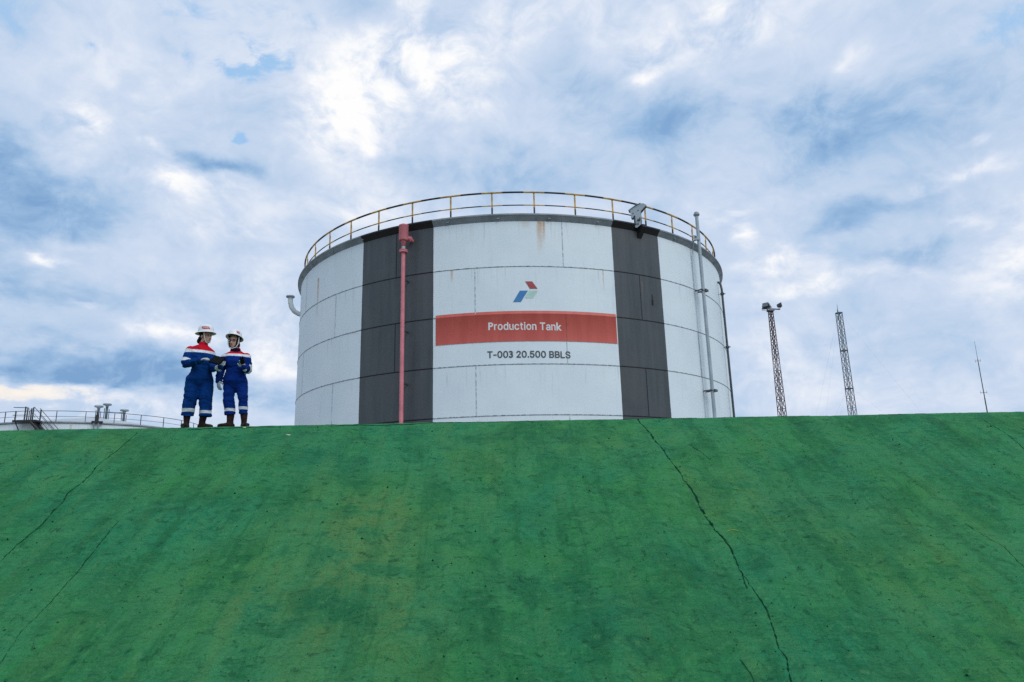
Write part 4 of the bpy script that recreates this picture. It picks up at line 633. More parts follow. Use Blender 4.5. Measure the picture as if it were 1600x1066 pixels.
  [1,3,2,1,4,3,0,4,1,7,5,0,5,4,0,7,6,5,11,9,8,11,10,9,32,34,33,31,34,32,31,35,34,30,35,31,30,36,35,29,36,30,29,37,36,28,37,29,28,69,37,69,38,37,28,70,69,68,38,69,27,70,28,68,39,38,67,39,68,27,71,70,66,39,67,27,72,71,27,73,72,65,39,66,27,74,73,64,39,65,26,74,27,64,40,39,63,40,64,26,75,74,62,40,63,26,76,75,25,76,26,62,41,40,61,41,62,25,77,76,24,77,25,61,42,41,60,42,61,24,78,77,23,78,24,60,43,42,23,79,78,59,43,60,23,80,79,58,43,59,22,80,23,58,44,43,22,81,80,57,44,58,21,81,22,57,45,44,21,82,81,56,45,57,21,83,82,55,45,56,55,46,45,20,83,21,54,46,55,20,48,83,53,46,54,20,49,48,20,50,49,52,46,53,20,51,50,51,46,52,51,47,46,19,51,20,19,47,51,19,12,47,18,12,19,18,13,12,17,13,18,17,14,13,16,14,17,16,15,14,104,106,105,103,106,104,103,107,106,102,107,103,102,108,107,101,108,102,101,109,108,100,109,101,100,141,109,141,110,109,100,142,141,140,110,141,99,142,100,140,111,110,139,111,140,99,143,142,138,111,139,99,144,143,99,145,144,137,111,138,99,146,145,136,111,137,98,146,99,136,112,111,135,112,136,98,147,146,134,112,135,98,148,147,97,148,98,134,113,112,133,113,134,97,149,148,96,149,97,133,114,113,132,114,133,96,150,149,95,150,96,132,115,114,95,151,150,131,115,132,95,152,151,130,115,131,94,152,95,130,116,115,94,153,152,129,116,130,93,153,94,129,117,116,93,154,153,128,117,129,93,155,154,127,117,128,127,118,117,92,155,93,126,118,127,92,120,155,125,118,126,92,121,120,92,122,121,124,118,125,92,123,122,123,118,124,123,119,118,91,123,92,91,119,123,91,84,119,90,84,91,90,85,84,89,85,90,89,86,85,88,86,89,88,87,86,157,159,158,156,159,157,194,159,156,194,160,159,193,192,194,192,191,194,191,160,194,191,190,160,190,189,160,189,161,160,188,161,189,187,161,188,187,162,161,186,162,187,185,162,186,184,162,185,184,163,162,183,163,184,183,164,163,183,165,164,183,166,165,182,166,183,182,167,166,181,167,182,180,167,181,180,168,167,179,168,180,173,175,174,178,168,179,173,176,175,177,168,178,173,177,176,173,168,177,173,169,168,172,169,173,172,170,169,171,170,172,234,236,235,234,237,236,233,237,234,233,238,237,232,238,233,232,239,238,231,239,232,231,240,239,230,240,231,230,241,240,229,241,230,229,216,241,216,215,241,215,242,241,228,217,229,217,216,229,214,242,215,228,218,217,213,242,214,228,219,218,212,242,213,228,220,219,212,243,242,211,243,212,228,221,220,227,221,228,210,243,211,227,222,221,209,243,210,227,223,222,209,244,243,208,244,209,226,223,227,226,224,223,207,244,208,226,225,224,207,245,244,206,245,207,205,245,206,205,246,245,204,246,205,203,246,204,203,247,246,202,247,203,202,248,247,201,248,202,200,248,201,200,249,248,199,249,200,199,250,249,198,250,199,198,251,250,197,251,198,197,252,251,197,253,252,197,255,253,255,254,253,197,256,255,197,195,256,196,195,197,277,279,278,276,279,277,276,280,279,275,280,276,275,281,280,274,281,275,274,282,281,273,282,274,273,314,282,314,283,282,273,315,314,313,283,314,272,315,273,313,284,283,312,284,313,272,316,315,311,284,312,272,317,316,272,318,317,310,284,311,272,319,318,309,284,310,271,319,272,309,285,284,308,285,309,271,320,319,307,285,308,271,321,320,270,321,271,307,286,285,306,286,307,270,322,321,269,322,270,306,287,286,305,287,306,269,323,322,268,323,269,305,288,287,268,324,323,304,288,305,268,325,324,303,288,304,267,325,268,303,289,288,267,326,325,302,289,303,266,326,267,302,290,289,266,327,326,301,290,302,266,328,327,300,290,301,300,291,290,265,328,266,299,291,300,265,293,328,298,291,299,265,294,293,265,295,294,297,291,298,265,296,295,296,291,297,296,292,291,264,296,265,264,292,296,264,257,292,263,257,264,263,258,257,262,258,263,262,259,258,261,259,262,261,260,259,343,345,344,343,346,345,342,346,343,342,347,346,341,347,342,340,347,341,340,348,347,339,348,340,339,349,348,338,349,339,338,350,349,338,351,350,337,351,338,337,352,351,336,352,337,336,329,352,335,329,336,335,330,329,334,330,335,333,330,334,333,331,330,332,331,333,400,404,401,404,402,401,404,403,402,400,406,404,406,407,404,407,408,404,408,405,404,411,413,412,410,413,411,410,414,413,409,414,410,409,415,414,408,415,409,408,416,415,405,416,408,405,417,416,400,405,406,400,417,405,400,418,417,400,394,418,394,419,418,394,393,419,393,420,419,393,392,420,392,421,420,400,395,394,391,421,392,400,396,395,390,421,391,400,397,396,389,421,390,400,398,397,400,399,398,389,422,421,388,422,389,387,422,388,387,423,422,386,423,387,385,423,386,385,424,423,384,424,385,384,425,424,383,425,384,364,366,365,364,367,366,382,425,383,382,426,425,381,426,382,364,368,367,380,426,381,364,369,368,363,369,364,379,426,380,363,370,369,379,427,426,363,371,370,378,427,379,363,372,371,377,427,378,363,373,372,362,373,363,376,427,377,362,374,373,375,427,376,362,375,374,362,427,375,362,428,427,361,428,362,361,429,428,360,429,361,360,353,429,359,353,360,359,354,353,358,354,359,358,355,354,357,355,358,357,356,355,450,452,451,449,452,450,449,453,452,448,453,449,448,454,453,447,454,448,447,455,454,446,455,447,446,487,455,487,456,455,446,488,487,486,456,487,445,488,446,486,457,456,485,457,486,445,489,488,484,457,485,445,490,489,445,491,490,483,457,484,445,492,491,482,457,483,444,492,445,482,458,457,481,458,482,444,493,492,480,458,481,444,494,493,443,494,444,480,459,458,479,459,480,443,495,494,442,495,443,479,460,459,478,460,479,442,496,495,441,496,442,478,461,460,441,497,496,477,461,478,441,498,497,476,461,477,440,498,441,476,462,461,440,499,498,475,462,476,439,499,440,475,463,462,439,500,499,474,463,475,439,501,500,473,463,474,473,464,463,438,501,439,472,464,473,438,466,501,471,464,472,438,467,466,438,468,467,470,464,471,438,469,468,469,464,470,469,465,464,437,469,438,437,465,469,437,430,465,436,430,437,436,431,430,435,431,436,435,432,431,434,432,435,434,433,432,522,524,523,521,524,522,521,525,524,520,525,521,520,526,525,519,526,520,519,527,526,518,527,519,518,559,527,559,528,527,518,560,559,558,528,559,517,560,518,558,529,528,557,529,558,517,561,560,556,529,557,517,562,561,517,563,562,555,529,556,517,564,563,554,529,555,516,564,517,554,530,529,553,530,554,516,565,564,552,530,553,516,566,565,515,566,516,552,531,530,551,531,552,515,567,566,514,567,515,551,532,531,550,532,551,514,568,567,513,568,514,550,533,532,513,569,568,549,533,550,513,570,569,548,533,549,512,570,513,548,534,533,512,571,570,547,534,548,511,571,512,547,535,534,511,572,571,546,535,547,511,573,572,545,535,546,545,536,535,510,573,511,544,536,545,510,538,573,543,536,544,510,539,538,510,540,539,542,536,543,510,541,540,541,536,542,541,537,536,509,541,510,509,537,541,509,502,537,508,502,509,508,503,502,507,503,508,507,504,503,506,504,507,506,505,504,575,632,576,632,577,576,632,578,577,632,579,578,632,580,579,632,581,580,632,582,581,632,583,582,632,649,583,649,584,583,575,633,632,648,584,649,647,584,648,647,585,584,646,585,647,645,585,646,644,585,645,644,586,585,643,586,644,643,587,586,642,587,643,641,587,642,641,588,587,640,588,641,639,588,640,639,589,588,638,589,639,637,589,638,636,589,637,636,590,589,635,590,636,634,590,635,575,614,633,614,634,633,614,596,634,596,590,634,596,591,590,596,597,591,597,592,591,614,595,596,598,592,597,598,593,592,593,599,598,594,599,593,594,600,599,595,600,594,614,600,595,614,601,600,614,631,601,631,602,601,575,615,614,630,602,631,630,603,602,629,603,630,628,603,629,627,603,628,626,603,627,626,604,603,625,604,626,624,604,625,624,605,604,623,605,624,622,605,623,621,605,622,621,606,605,620,606,621,620,607,606,619,607,620,618,607,619,617,607,618,617,608,607,616,608,617,575,616,615,575,608,616,575,609,608,575,610,609,575,611,610,575,612,611,575,613,612,575,574,613,651,708,652,708,653,652,708,654,653,708,655,654,708,656,655,708,657,656,708,658,657,708,659,658,708,725,659,725,660,659,651,709,708,724,660,725,723,660,724,723,661,660,722,661,723,721,661,722,720,661,721,720,662,661,719,662,720,719,663,662,718,663,719,717,663,718,717,664,663,716,664,717,715,664,716,715,665,664,714,665,715,713,665,714,712,665,713,712,666,665,711,666,712,710,666,711,651,690,709,690,710,709,690,672,710,672,666,710,672,667,666,672,673,667,673,668,667,690,671,672,674,668,673,674,669,668,669,675,674,670,675,669,670,676,675,671,676,670,690,676,671,690,677,676,690,707,677,707,678,677,651,691,690,706,678,707,706,679,678,705,679,706,704,679,705,703,679,704,702,679,703,702,680,679,701,680,702,700,680,701,700,681,680,699,681,700,698,681,699,697,681,698,697,682,681,696,682,697,696,683,682,695,683,696,694,683,695,693,683,694,693,684,683,692,684,693,651,692,691,651,684,692,651,685,684,651,686,685,651,687,686,651,688,687,651,689,688,651,650,689,727,729,728,727,730,729,727,731,730,727,726,731,787,789,788,786,789,787,786,790,789,785,790,786,785,791,790,784,791,785,784,792,791,783,792,784,783,793,792,783,794,793,782,794,783,782,795,794,781,804,782,804,795,782,781,805,804,803,795,804,781,806,805,802,795,803,781,807,806,802,796,795,801,796,802,780,807,781,780,808,807,780,809,808,800,796,801,780,810,809,799,796,800,780,811,810,799,797,796,779,811,780,779,812,811,798,797,799,779,813,812,779,814,813,778,814,779,778,815,814,778,816,815,778,817,816,778,818,817,777,818,778,777,819,818,777,820,819,777,821,820,777,822,821,777,823,822,776,823,777,776,824,823,776,825,824,776,826,825,776,827,826,775,827,776,775,828,827,775,829,828,774,829,775,774,830,829,774,831,830,773,831,774,773,832,831,772,832,773,772,833,832,771,833,772,770,833,771,769,833,770,768,833,769,768,834,833,767,834,768,766,834,767,765,834,766,765,835,834,764,835,765,743,745,744,743,746,745,763,835,764,762,835,763,762,836,835,761,836,762,743,747,746,760,836,761,743,748,747,760,837,836,742,748,743,759,837,760,742,749,748,758,837,759,742,750,749,757,837,758,742,751,750,757,838,837,756,838,757,741,751,742,741,752,751,755,838,756,741,753,752,754,838,755,741,754,753,741,838,754,741,839,838,740,839,741,740,840,839,739,840,740,739,732,840,738,732,739,738,733,732,737,733,738,737,734,733,736,734,737,736,735,734]),
}

def lettering(key, a0, a1, zb, zt, r, m, name='lettering', tilt=0.0):
    V, F = GLYPHS[key]; co = np.array(V, float).reshape(-1, 2) / 1000
    x0, x1 = co[:, 0].min(), co[:, 0].max(); u = (co[:, 0] - x0) / (x1 - x0); v = co[:, 1] / co[:, 1].max()
    th = np.radians(a0 + (a1 - a0) * u); z = zb + (zt - zb) * v + tilt * u
    out = np.stack([r * np.sin(th), -r * np.cos(th), z], -1)
    me = bpy.data.meshes.new(name); me.from_pydata([tuple(p) for p in out], [], [tuple(F[i:i + 3]) for i in range(0, len(F), 3)]); me.update()
    me.materials.append(m); return me
link('lettering', lettering('A', -4.6, 10.2, 5.02, 5.315, TR + 0.029, lt_white, tilt=-0.05), banner, label='white words on the red banner')
link('lettering', lettering('B', -4.9, 11.75, 3.975, 4.225, TR + 0.020, lt_dark, tilt=-0.04), tank, label='dark grey tank number and capacity under the banner')
emb_red = mat('emblem_red', (0.34, 0.055, 0.060), 0.5, 0, 0.1, 4); emb_blue = mat('emblem_blue', (0.035, 0.20, 0.45), 0.5, 0, 0.1, 4); emb_green = mat('emblem_pale_green', (0.43, 0.64, 0.58), 0.5, 0, 0.1, 4)
emblem = link('emblem', None, tank, label='three parallelogram emblem above the red banner')
film_obj('emblem_piece', [[(3.02, 6.86), (4.47, 6.86)], [(3.97, 6.57), (5.52, 6.57)]], TR + 0.012, emb_red, emblem, 'red emblem piece')
film_obj('emblem_piece', [[(1.90, 6.50), (3.55, 6.50)], [(0.45, 6.06), (2.05, 6.06)]], TR + 0.012, emb_blue, emblem, 'blue emblem piece')
film_obj('emblem_piece', [[(3.75, 6.50), (5.55, 6.50)], [(2.85, 6.21), (4.55, 6.21)]], TR + 0.012, emb_green, emblem, 'pale green emblem piece')
# thin white edging of the banner
film_obj('banner_edge', [[(A1 + .02, 5.72), (A1 + .22, 5.72)], [(A1 + .02, 4.55), (A1 + .22, 4.55)]], TR + 0.012, lt_white, banner)
film_obj('banner_edge', [[(A0 - .22, 5.72), (A0 - .02, 5.72)], [(A0 - .22, 4.55), (A0 - .02, 4.55)]], TR + 0.012, lt_white, banner)

# pink foam riser with its chamber
A = -21.8; RP = TR + 0.42; DZ = -0.2
riser = link('foam_riser', None, tank, label='faded pink foam pipe with a drum at the top')
base = arc_pt(RP, A, DZ); out = arc_pt(1, A, 0); side = Vector((math.cos(R(A)), math.sin(R(A)), 0))
def loc(z, r=0.0, s=0.0): return arc_pt(RP + r, A, z) + side * s
mbq = MB(); mbq.rod(loc(-0.3), loc(8.46 + DZ), 0.078, n=16); build(mbq, 'pipe', M['pink'], riser)
mbq = MB(); mbq.lathe([(0, 8.44), (.15, 8.44), (.165, 8.455), (.165, 8.495), (.0, 8.50)], base, 18); mbq.lathe([(0, 8.504), (.165, 8.507), (.165, 8.55), (.14, 8.565), (0, 8.57)], base, 18); build(mbq, 'flange', M['pink'], riser)
mbq = MB(); mbq.lathe([(0, 8.57), (.075, 8.57), (.075, 8.70), (0, 8.70)], base, 14); build(mbq, 'orifice_collar', M['galv'], riser)
mbq = MB(); mbq.lathe([(0, 8.70), (.085, 8.70), (.085, 8.86), (.11, 8.87), (.11, 8.93), (.0, 8.93)], base, 16); build(mbq, 'reducer', M['pink'], riser)
mbq = MB(); mbq.lathe([(0, 8.93), (.17, 8.93), (.185, 8.95), (.185, 9.52), (.19, 9.525), (.19, 9.56), (.12, 9.60), (0, 9.61)], base, 24); build(mbq, 'chamber', M['pink'], riser)
mbq = MB(); mbq.path([loc(8.86, -.06, .08), loc(8.86, -.12, .13), loc(8.85, -.22, .14), loc(8.84, -.5, .14)], .075, 12); mbq.rod(loc(8.86, -.19, .14), loc(8.86, -.23, .14), .115, n=14); build(mbq, 'outlet', M['pink'], riser)
for z in (1.2, 3.2, 5.2, 7.2):
    mbq = MB(); mbq.box((0, 0, 0), (0.05, 0.34, 0.06)); o = build(mbq, 'pipe_bracket', M['dark_steel'], riser); o.location = loc(z, -.25); o.rotation_euler = (0, 0, R(A))

# grey gauge well at the right, with its brackets and a thin conduit
A = 48.0; RP = TR + 0.34
well = link('gauge_well', None, tank, label='tall grey pipe rising above the railing on the right')
base = arc_pt(RP, A, 0); side = Vector((math.cos(R(A)), math.sin(R(A)), 0))
mbq = MB(); mbq.rod(loc(-0.3), loc(10.78), 0.072, n=14); build(mbq, 'pipe', M['galv'], well)
mbq = MB(); mbq.lathe([(0, 10.70), (.085, 10.70), (.13, 10.74), (.13, 10.80), (.10, 10.82), (.10, 10.86), (.05, 10.90), (0, 10.90)], base, 16); build(mbq, 'cap', M['steel'], well)
for z in (3.12, 7.36):
    mbq = MB(); mbq.box((0, 0, 0), (0.46, 0.05, 0.05)); mbq.box((-.18, .16, 0), (0.05, 0.32, 0.05)); mbq.box((.08, .16, 0), (0.05, 0.32, 0.05)); mbq.box((.05, -.1, 0), (0.22, 0.05, 0.09)); mbq.box((.17, -.05, 0), (0.04, 0.14, 0.09)); o = build(mbq, 'clamp', M['dark_steel'], well); o.location = loc(z, .02); o.rotation_euler = (0, 0, R(A))
mbq = MB(); mbq.path([loc(-.2, -.29, -.19), loc(8.9, -.29, -.19), loc(9.25, -.2, -.19), loc(9.7, -.1, -.15)], .011, 6); build(mbq, 'conduit', M['galv'], well)
mbq = MB(); mbq.path([loc(9.70, 0, -.02), loc(9.72, 0, -.30), loc(9.62, -.05, -.62)], .03, 8); mbq.rod(loc(9.62, 0, -.05), loc(9.62, -.3, -.05), .03); mbq.box(loc(9.66, -.02, -.12), (.2, .12, .16)); build(mbq, 'top_bracket', M['galv'], well)

# dark pipe on the far right
A = 65.2; RP = TR + 0.16
dark = link('dark_downpipe', None, tank, label='thin dark pipe on the right edge of the tank')
base = arc_pt(RP, A, 0); side = Vector((math.cos(R(A)), math.sin(R(A)), 0))
mbq = MB(); mbq.path([loc(-.3), loc(8.25), loc(8.50, -.03), loc(8.62, -.10), loc(8.66, -.3)], .050, 10); build(mbq, 'pipe', M['dark_steel'], dark)
for z in (1.6, 5.55, 8.05):
    mbq = MB(); mbq.rod(loc(z - .05), loc(z + .05), .085, n=12); mbq.rod(loc(z, .0), loc(z, .14), .02, n=6); mbq.box(loc(z, -.16), (.05, .05, .05)); build(mbq, 'pipe_coupling', M['dark_steel'], dark)

# curved vent on the left side
vent = link('side_vent', None, tank, label='curved pale vent pipe on the left edge of the tank')
A = -73.0
pv = [arc_pt(TR - .1, A, 7.95), arc_pt(TR + .08, A, 8.0), arc_pt(TR + .26, A, 8.1), arc_pt(TR + .40, A, 8.3), arc_pt(TR + .46, A, 8.52), arc_pt(TR + .48, A, 8.80)]
mbq = MB(); mbq.path(pv, .115, 14); build(mbq, 'elbow', M['white'], vent)
p = pv[-1]; mbq = MB(); mbq.lathe([(0, -.02), (.19, -.02), (.20, 0), (.20, .05), (.17, .06), (0, .06)], p, 18); build(mbq, 'flange', M['steel'], vent)

# gauge head housing on the rim above the right stripe
gh = link('gauge_housing', None, tank, label='pale folded metal housing standing on the rim')
A = 29.2; fr = arc_pt(1, A - 46, 0).normalized(); ax = Vector((math.cos(R(A - 46)), math.sin(R(A - 46)), 0)); up = Vector((0, 0, 1))
o0 = arc_pt(TR + 0.34, A, 9.38) - ax * 0.40
poly = [(0.10, 0.0), (0.17, -0.03), (0.34, 0.10), (0.37, 0.30), (0.35, 0.60), (0.37, 0.66), (0.60, 0.88), (0.48, 0.97), (0.37, 0.97), (0.15, 0.88), (-0.09, 0.74), (-0.09, 0.72), (-0.05, 0.71), (-0.04, 0.42), (0.085, 0.42)]
mbq = MB(); mbq.prism(poly, ax, up, -fr, o0, 0.012); build(mbq, 'face_plate', M['galv'], gh)
inner = [(x * .98 + .004, y * .98 + .008) for x, y in poly]
mbq = MB(); mbq.prism(inner, ax, up, -fr, o0 - fr * 0.013, 0.20); build(mbq, 'box_body', M['black'], gh)
mbq = MB(); mbq.prism([(-0.12, 0.735), (0.16, 0.905), (0.37, 0.985), (0.37, 1.0), (0.15, 0.925), (-0.13, 0.755)], ax, up, -fr, o0 + fr * 0.03, 0.28); build(mbq, 'lid', M['steel'], gh)
for px_, py_ in ((0.05, 0.60), (0.26, 0.70)):
    mbq = MB(); mbq.rod(o0 + ax * px_ + up * py_, o0 + ax * px_ + up * py_ + fr * .02, .022, n=8); build(mbq, 'bolt', M['dark_steel'], gh)
mbq = MB(); mbq.box((0, 0, 0), (.12, .05, .05)); mbq.box((.05, 0, .05), (.04, .05, .08)); o = build(mbq, 'latch', M['dark_steel'], gh); o.matrix_world = Matrix.Translation(o0 + ax * .26 + up * .28 + fr * .03) @ Matrix.Rotation(R(A - 46), 4, 'Z')
mbq = MB(); mbq.rod(o0 + ax * .22 + up * .12, o0 + ax * .22 + up * .12 + fr * .02, .035, n=8); build(mbq, 'bolt', M['dark_steel'], gh)
mbq = MB(); mbq.rod(arc_pt(TR + .14, A - 1.2, 9.5), arc_pt(TR + .14, A - 1.2, 9.86), .03); build(mbq, 'stub_leg', M['black'], gh)
mbq = MB(); o1 = arc_pt(TR + 0.02, A + .3, 9.0); rad = arc_pt(1, A, 0); s_ = Vector((math.cos(R(A)), math.sin(R(A)), 0))
mbq.prism([(0, 0), (0.36, 0.36), (0.36, 0.46), (0, 0.46)], rad, up, s_, o1 - s_ * .10, 0.20); build(mbq, 'bracket', M['black'], gh)
mbq = MB(); mbq.rod(arc_pt(TR + .02, 32.0, 6.30), arc_pt(TR + .02, 32.0, 6.52), .035, n=6); mbq.rod(arc_pt(TR + .015, 32.0, 6.56), arc_pt(TR + .015, 32.0, 6.72), .018, n=6); build(mbq, 'shell_fitting', M['black'], tank)

# ------------------------------------------------------------------ the far tank on the left
FA = -30.2; FD = 80.0; FR = 9.5; FH = 7.45
far = thing('storage_tank', 'low distant white tank with a shallow roof and thin railing, behind the people', 'storage tank', (FD * math.sin(R(FA)), FD * math.cos(R(FA)), YARD_Z), R(-FA))
far_m = tank_paint('far_tank_paint', far, None, [(-10, 7.3, .8, 2.0, .5), (28, 7.2, 1.2, 1.5, .4)], 1.2)
for k in range(4):
    z0 = FH * k / 4; mbq = MB(); mbq.sweep_arc([(FR + .004 * (3 - k), z0), (FR + .004 * (3 - k), z0 + FH / 4 - .006), (FR - .03, z0 + FH / 4 - .006), (FR - .03, z0)], -math.pi, math.pi, 96, caps=False)
    build(mbq, 'shell_course', far_m, far)
mbq = MB(); mbq.sweep_arc([(FR - .02, FH - .1), (FR + .12, FH - .02), (FR + .12, FH + .08), (FR - .05, FH + .08)], -math.pi, math.pi, 96, caps=False); build(mbq, 'rim', M['rim_shaded'], far)
mbq = MB(); mbq.lathe([(FR, FH + .06), (FR * .5, FH + .95), (0, FH + 1.75)], n=72); build(mbq, 'roof', M['roof'], far)
frail = link('railing', None, far)
for nm, z, r_ in (('top_rail', FH + .96, .024), ('mid_rail', FH + .50, .016)):
    mbq = MB(); mbq.path([arc_pt(FR + .05, 360 * i / 120, z) for i in range(120)], r_, 6, closed=True); build(mbq, nm, M['dark_steel'], frail)
mbq = MB(); mbq.box((0, 0, .46), (.05, .05, .92)); mep = mbq.mesh('railing_post', M['dark_steel'])
for k in range(28):
    o = link('railing_post', mep, frail); o.location = arc_pt(FR + .05, -4 + 360 / 28 * k, FH + .06); o.rotation_euler = (0, 0, R(-4 + 360 / 28 * k))
for lx, ly, zt in ((0.25, -.8, 1.35), (0.95, 0.2, 1.75), (2.45, -0.4, 1.45)):
    zr = FH + 1.75 * (1 - math.hypot(lx, ly) / FR) ; v = link('roof_vent', None, far)
    mbq = MB(); mbq.lathe([(0, zr - .2), (.11, zr - .2), (.11, zr + zt - .5), (0, zr + zt - .5)], (lx, ly, 0), 12); build(mbq, 'vent_neck', M['mastgrey'], v)
    mbq = MB(); mbq.lathe([(0, zr + zt - .52), (.12, zr + zt - .52), (.15, zr + zt - .38), (.38, zr + zt - .30), (.40, zr + zt - .24), (.36, zr + zt - .16), (.12, zr + zt - .12), (0, zr + zt - .1)], (lx, ly, 0), 14); build(mbq, 'vent_hood', M['steel'], v)
    mbq = MB(); mbq.rod((lx - .2, ly, zr - .1), (lx - .2, ly, zr + zt - .6), .035); mbq.rod((lx + .2, ly - .1, zr - .1), (lx + .2, ly - .1, zr + zt - .7), .03); build(mbq, 'vent_stay', M['dark_steel'], v)
mbq = MB(); mbq.path([(0.95, .2, FH + 2.35), (1.6, 0, FH + 2.3), (2.45, -.4, FH + 2.25)], .06, 8); build(mbq, 'vent_link_pipe', M['steel'], far)
gb = link('gauge_box', None, far, label='small dark gauge box on the rim')
p = arc_pt(FR + .2, 1.0, FH)
mbq = MB(); mbq.box(p + Vector((0, 0, .42)), (.30, .3, .5)); mbq.box(p + Vector((0, 0, .78)), (.12, .12, .4)); build(mbq, 'box', M['black'], gb)
mbq = MB(); mbq.box(p + Vector((.05, 0, .10)), (.85, .4, .12)); build(mbq, 'shelf', M['black'], gb)
for s_ in (-.18, .16):
    mbq = MB(); mbq.rod(p + Vector((s_, -.1, .05)), p + Vector((s_ * .6, .1, -1.2)), .05); build(mbq, 'drop_pipe', M['steel'], gb)
stair = link('stairway', None, far, label='black stairway landing at the rim')
ca_ = -29.0
def sp(r, s, z): 
    p = arc_pt(FR + r, ca_, FH + z); return p + Vector((math.cos(R(ca_)), math.sin(R(ca_)), 0)) * s
mbq = MB(); mbq.box((0, 0, 0), (1.9, .9, .16)); o = build(mbq, 'landing', M['black'], stair); o.location = sp(.5, 0.1, .02); o.rotation_euler = (0, 0, R(ca_))
for rr in (.1, .85):
    mbq = MB(); mbq.path([sp(rr, .55, 0), sp(rr, 1.9, -1.35), sp(rr, 3.6, -3.1), sp(rr, 7.7, -7.42)], .13, 6); build(mbq, 'stringer', M['black'], stair)
    mbq = MB(); mbq.path([sp(rr, .75, 1.15), sp(rr, 2.1, -.25), sp(rr, 7.5, -5.8)], .025, 6); mbq.path([sp(rr, .8, .6), sp(rr, 2.0, -.65), sp(rr, 7.5, -6.3)], .02, 6); build(mbq, 'handrail', M['dark_steel'], stair)
for i in range(17):
    mbq = MB(); mbq.box((0, 0, 0), (.28, .75, .04)); o = build(mbq, 'tread', M['black'], stair); o.location = sp(.48, .8 + i * .42, -.2 - i * .43); o.rotation_euler = (0, 0, R(ca_))
for s_, r_, h in ((-.25, .1, 1.35), (.05, .85, 1.35), (.22, .1, 1.4), (.55, .85, 1.2), (.85, .1, 1.2), (-.7, .85, 1.0)):
    mbq = MB(); mbq.rod(sp(r_, s_, 0), sp(r_, s_, h - .15), .055); build(mbq, 'landing_post', M['dark_steel'], stair)
mbq = MB(); mbq.rod(sp(.9, -.9, 1.15), sp(.9, .3, 1.1), .03); mbq.rod(sp(.9, -.9, .5), sp(.9, .3, .5), .025); mbq.rod(sp(.5, .1, 1.1), sp(.5, .7, .3), .02); mbq.rod(sp(.8, -.7, 0), sp(0, -.35, -1.6), .04); build(mbq, 'landing_rail', M['dark_steel'], stair)
mbq = MB(); mbq.lathe([(0, 0.0), (FR + .6, 0.0), (FR + .6, -.3), (0, -.3)], n=64); build(mbq, 'foundation_ring', M['concrete'], far, loc=(0, 0, -.004))

# ------------------------------------------------------------------ masts
def lattice(root, base_half, slope, z0, z1, step, mats_leg, leg_r, br_r, pattern, band=None, collars=()):
    """square tapering lattice; half width = base_half + slope*z"""
    hw = lambda z: base_half + slope * z
    for sx, sy in ((-1, -1), (1, -1), (1, 1), (-1, 1)):
        m_ = MB(); zz = list(np.arange(z0, z1 - 1e-6, step)) + [z1]
        for i in range(len(zz) - 1):
            a, c_ = zz[i], zz[i + 1]
            m_.rod((sx * hw(a), sy * hw(a), a), (sx * hw(c_), sy * hw(c_), c_), leg_r, n=6, mi=band(a) if band else 0)
        build(m_, 'leg', mats_leg, root)
    zz = list(np.arange(z0, z1 - 1e-6, step)) + [z1]
    for f in range(4):
        m_ = MB()
        cs = ((-1, -1), (1, -1), (1, 1), (-1, 1)); a_, b_ = cs[f], cs[(f + 1) % 4]
        for i in range(len(zz) - 1):
            lo, hi = zz[i], zz[i + 1]; P = lambda c, z: (c[0] * hw(z), c[1] * hw(z), z); mi = band(lo) if band else 0
            m_.rod(P(a_, lo), P(b_, hi), br_r, n=5, mi=mi); m_.rod(P(b_, lo), P(a_, hi), br_r, n=5, mi=mi); m_.rod(P(a_, hi), P(b_, hi), br_r * 1.2, n=5, mi=mi)
        build(m_, 'bracing', mats_leg, root)
    for z in collars:
        m_ = MB(); h = hw(z) + .03
        for sx, sy, lx, ly in ((0, -1, 2 * h, .05), (0, 1, 2 * h, .05), (-1, 0, .05, 2 * h - .06), (1, 0, .05, 2 * h - .06)): m_.box((sx * h, sy * h, z), (lx, ly, .10))
        build(m_, 'collar', mats_leg, root)
lm = thing('light_mast', 'red-brown lattice floodlight mast with a cluster of lamps on top, nearest the tank', 'light mast', (25.98, 70.0, YARD_Z), R(14))
zt = 17.93 - YARD_Z
lattice(lm, 0.375, -0.0115, 0, zt, 0.95, [M['rustred'], M['mastpale']], .038, .021, 'x', band=lambda z: 1 if int(z / 1.9) % 4 == 2 else 0)
m_ = MB(); m_.box((0, 0, zt + .06), (.6, .5, .10)); m_.box((.45, 0, zt + .28), (1.3, .10, .10)); m_.box((-.35, 0, zt + .3), (.10, .10, .5)); build(m_, 'lamp_platform', M['dark_steel'], lm)
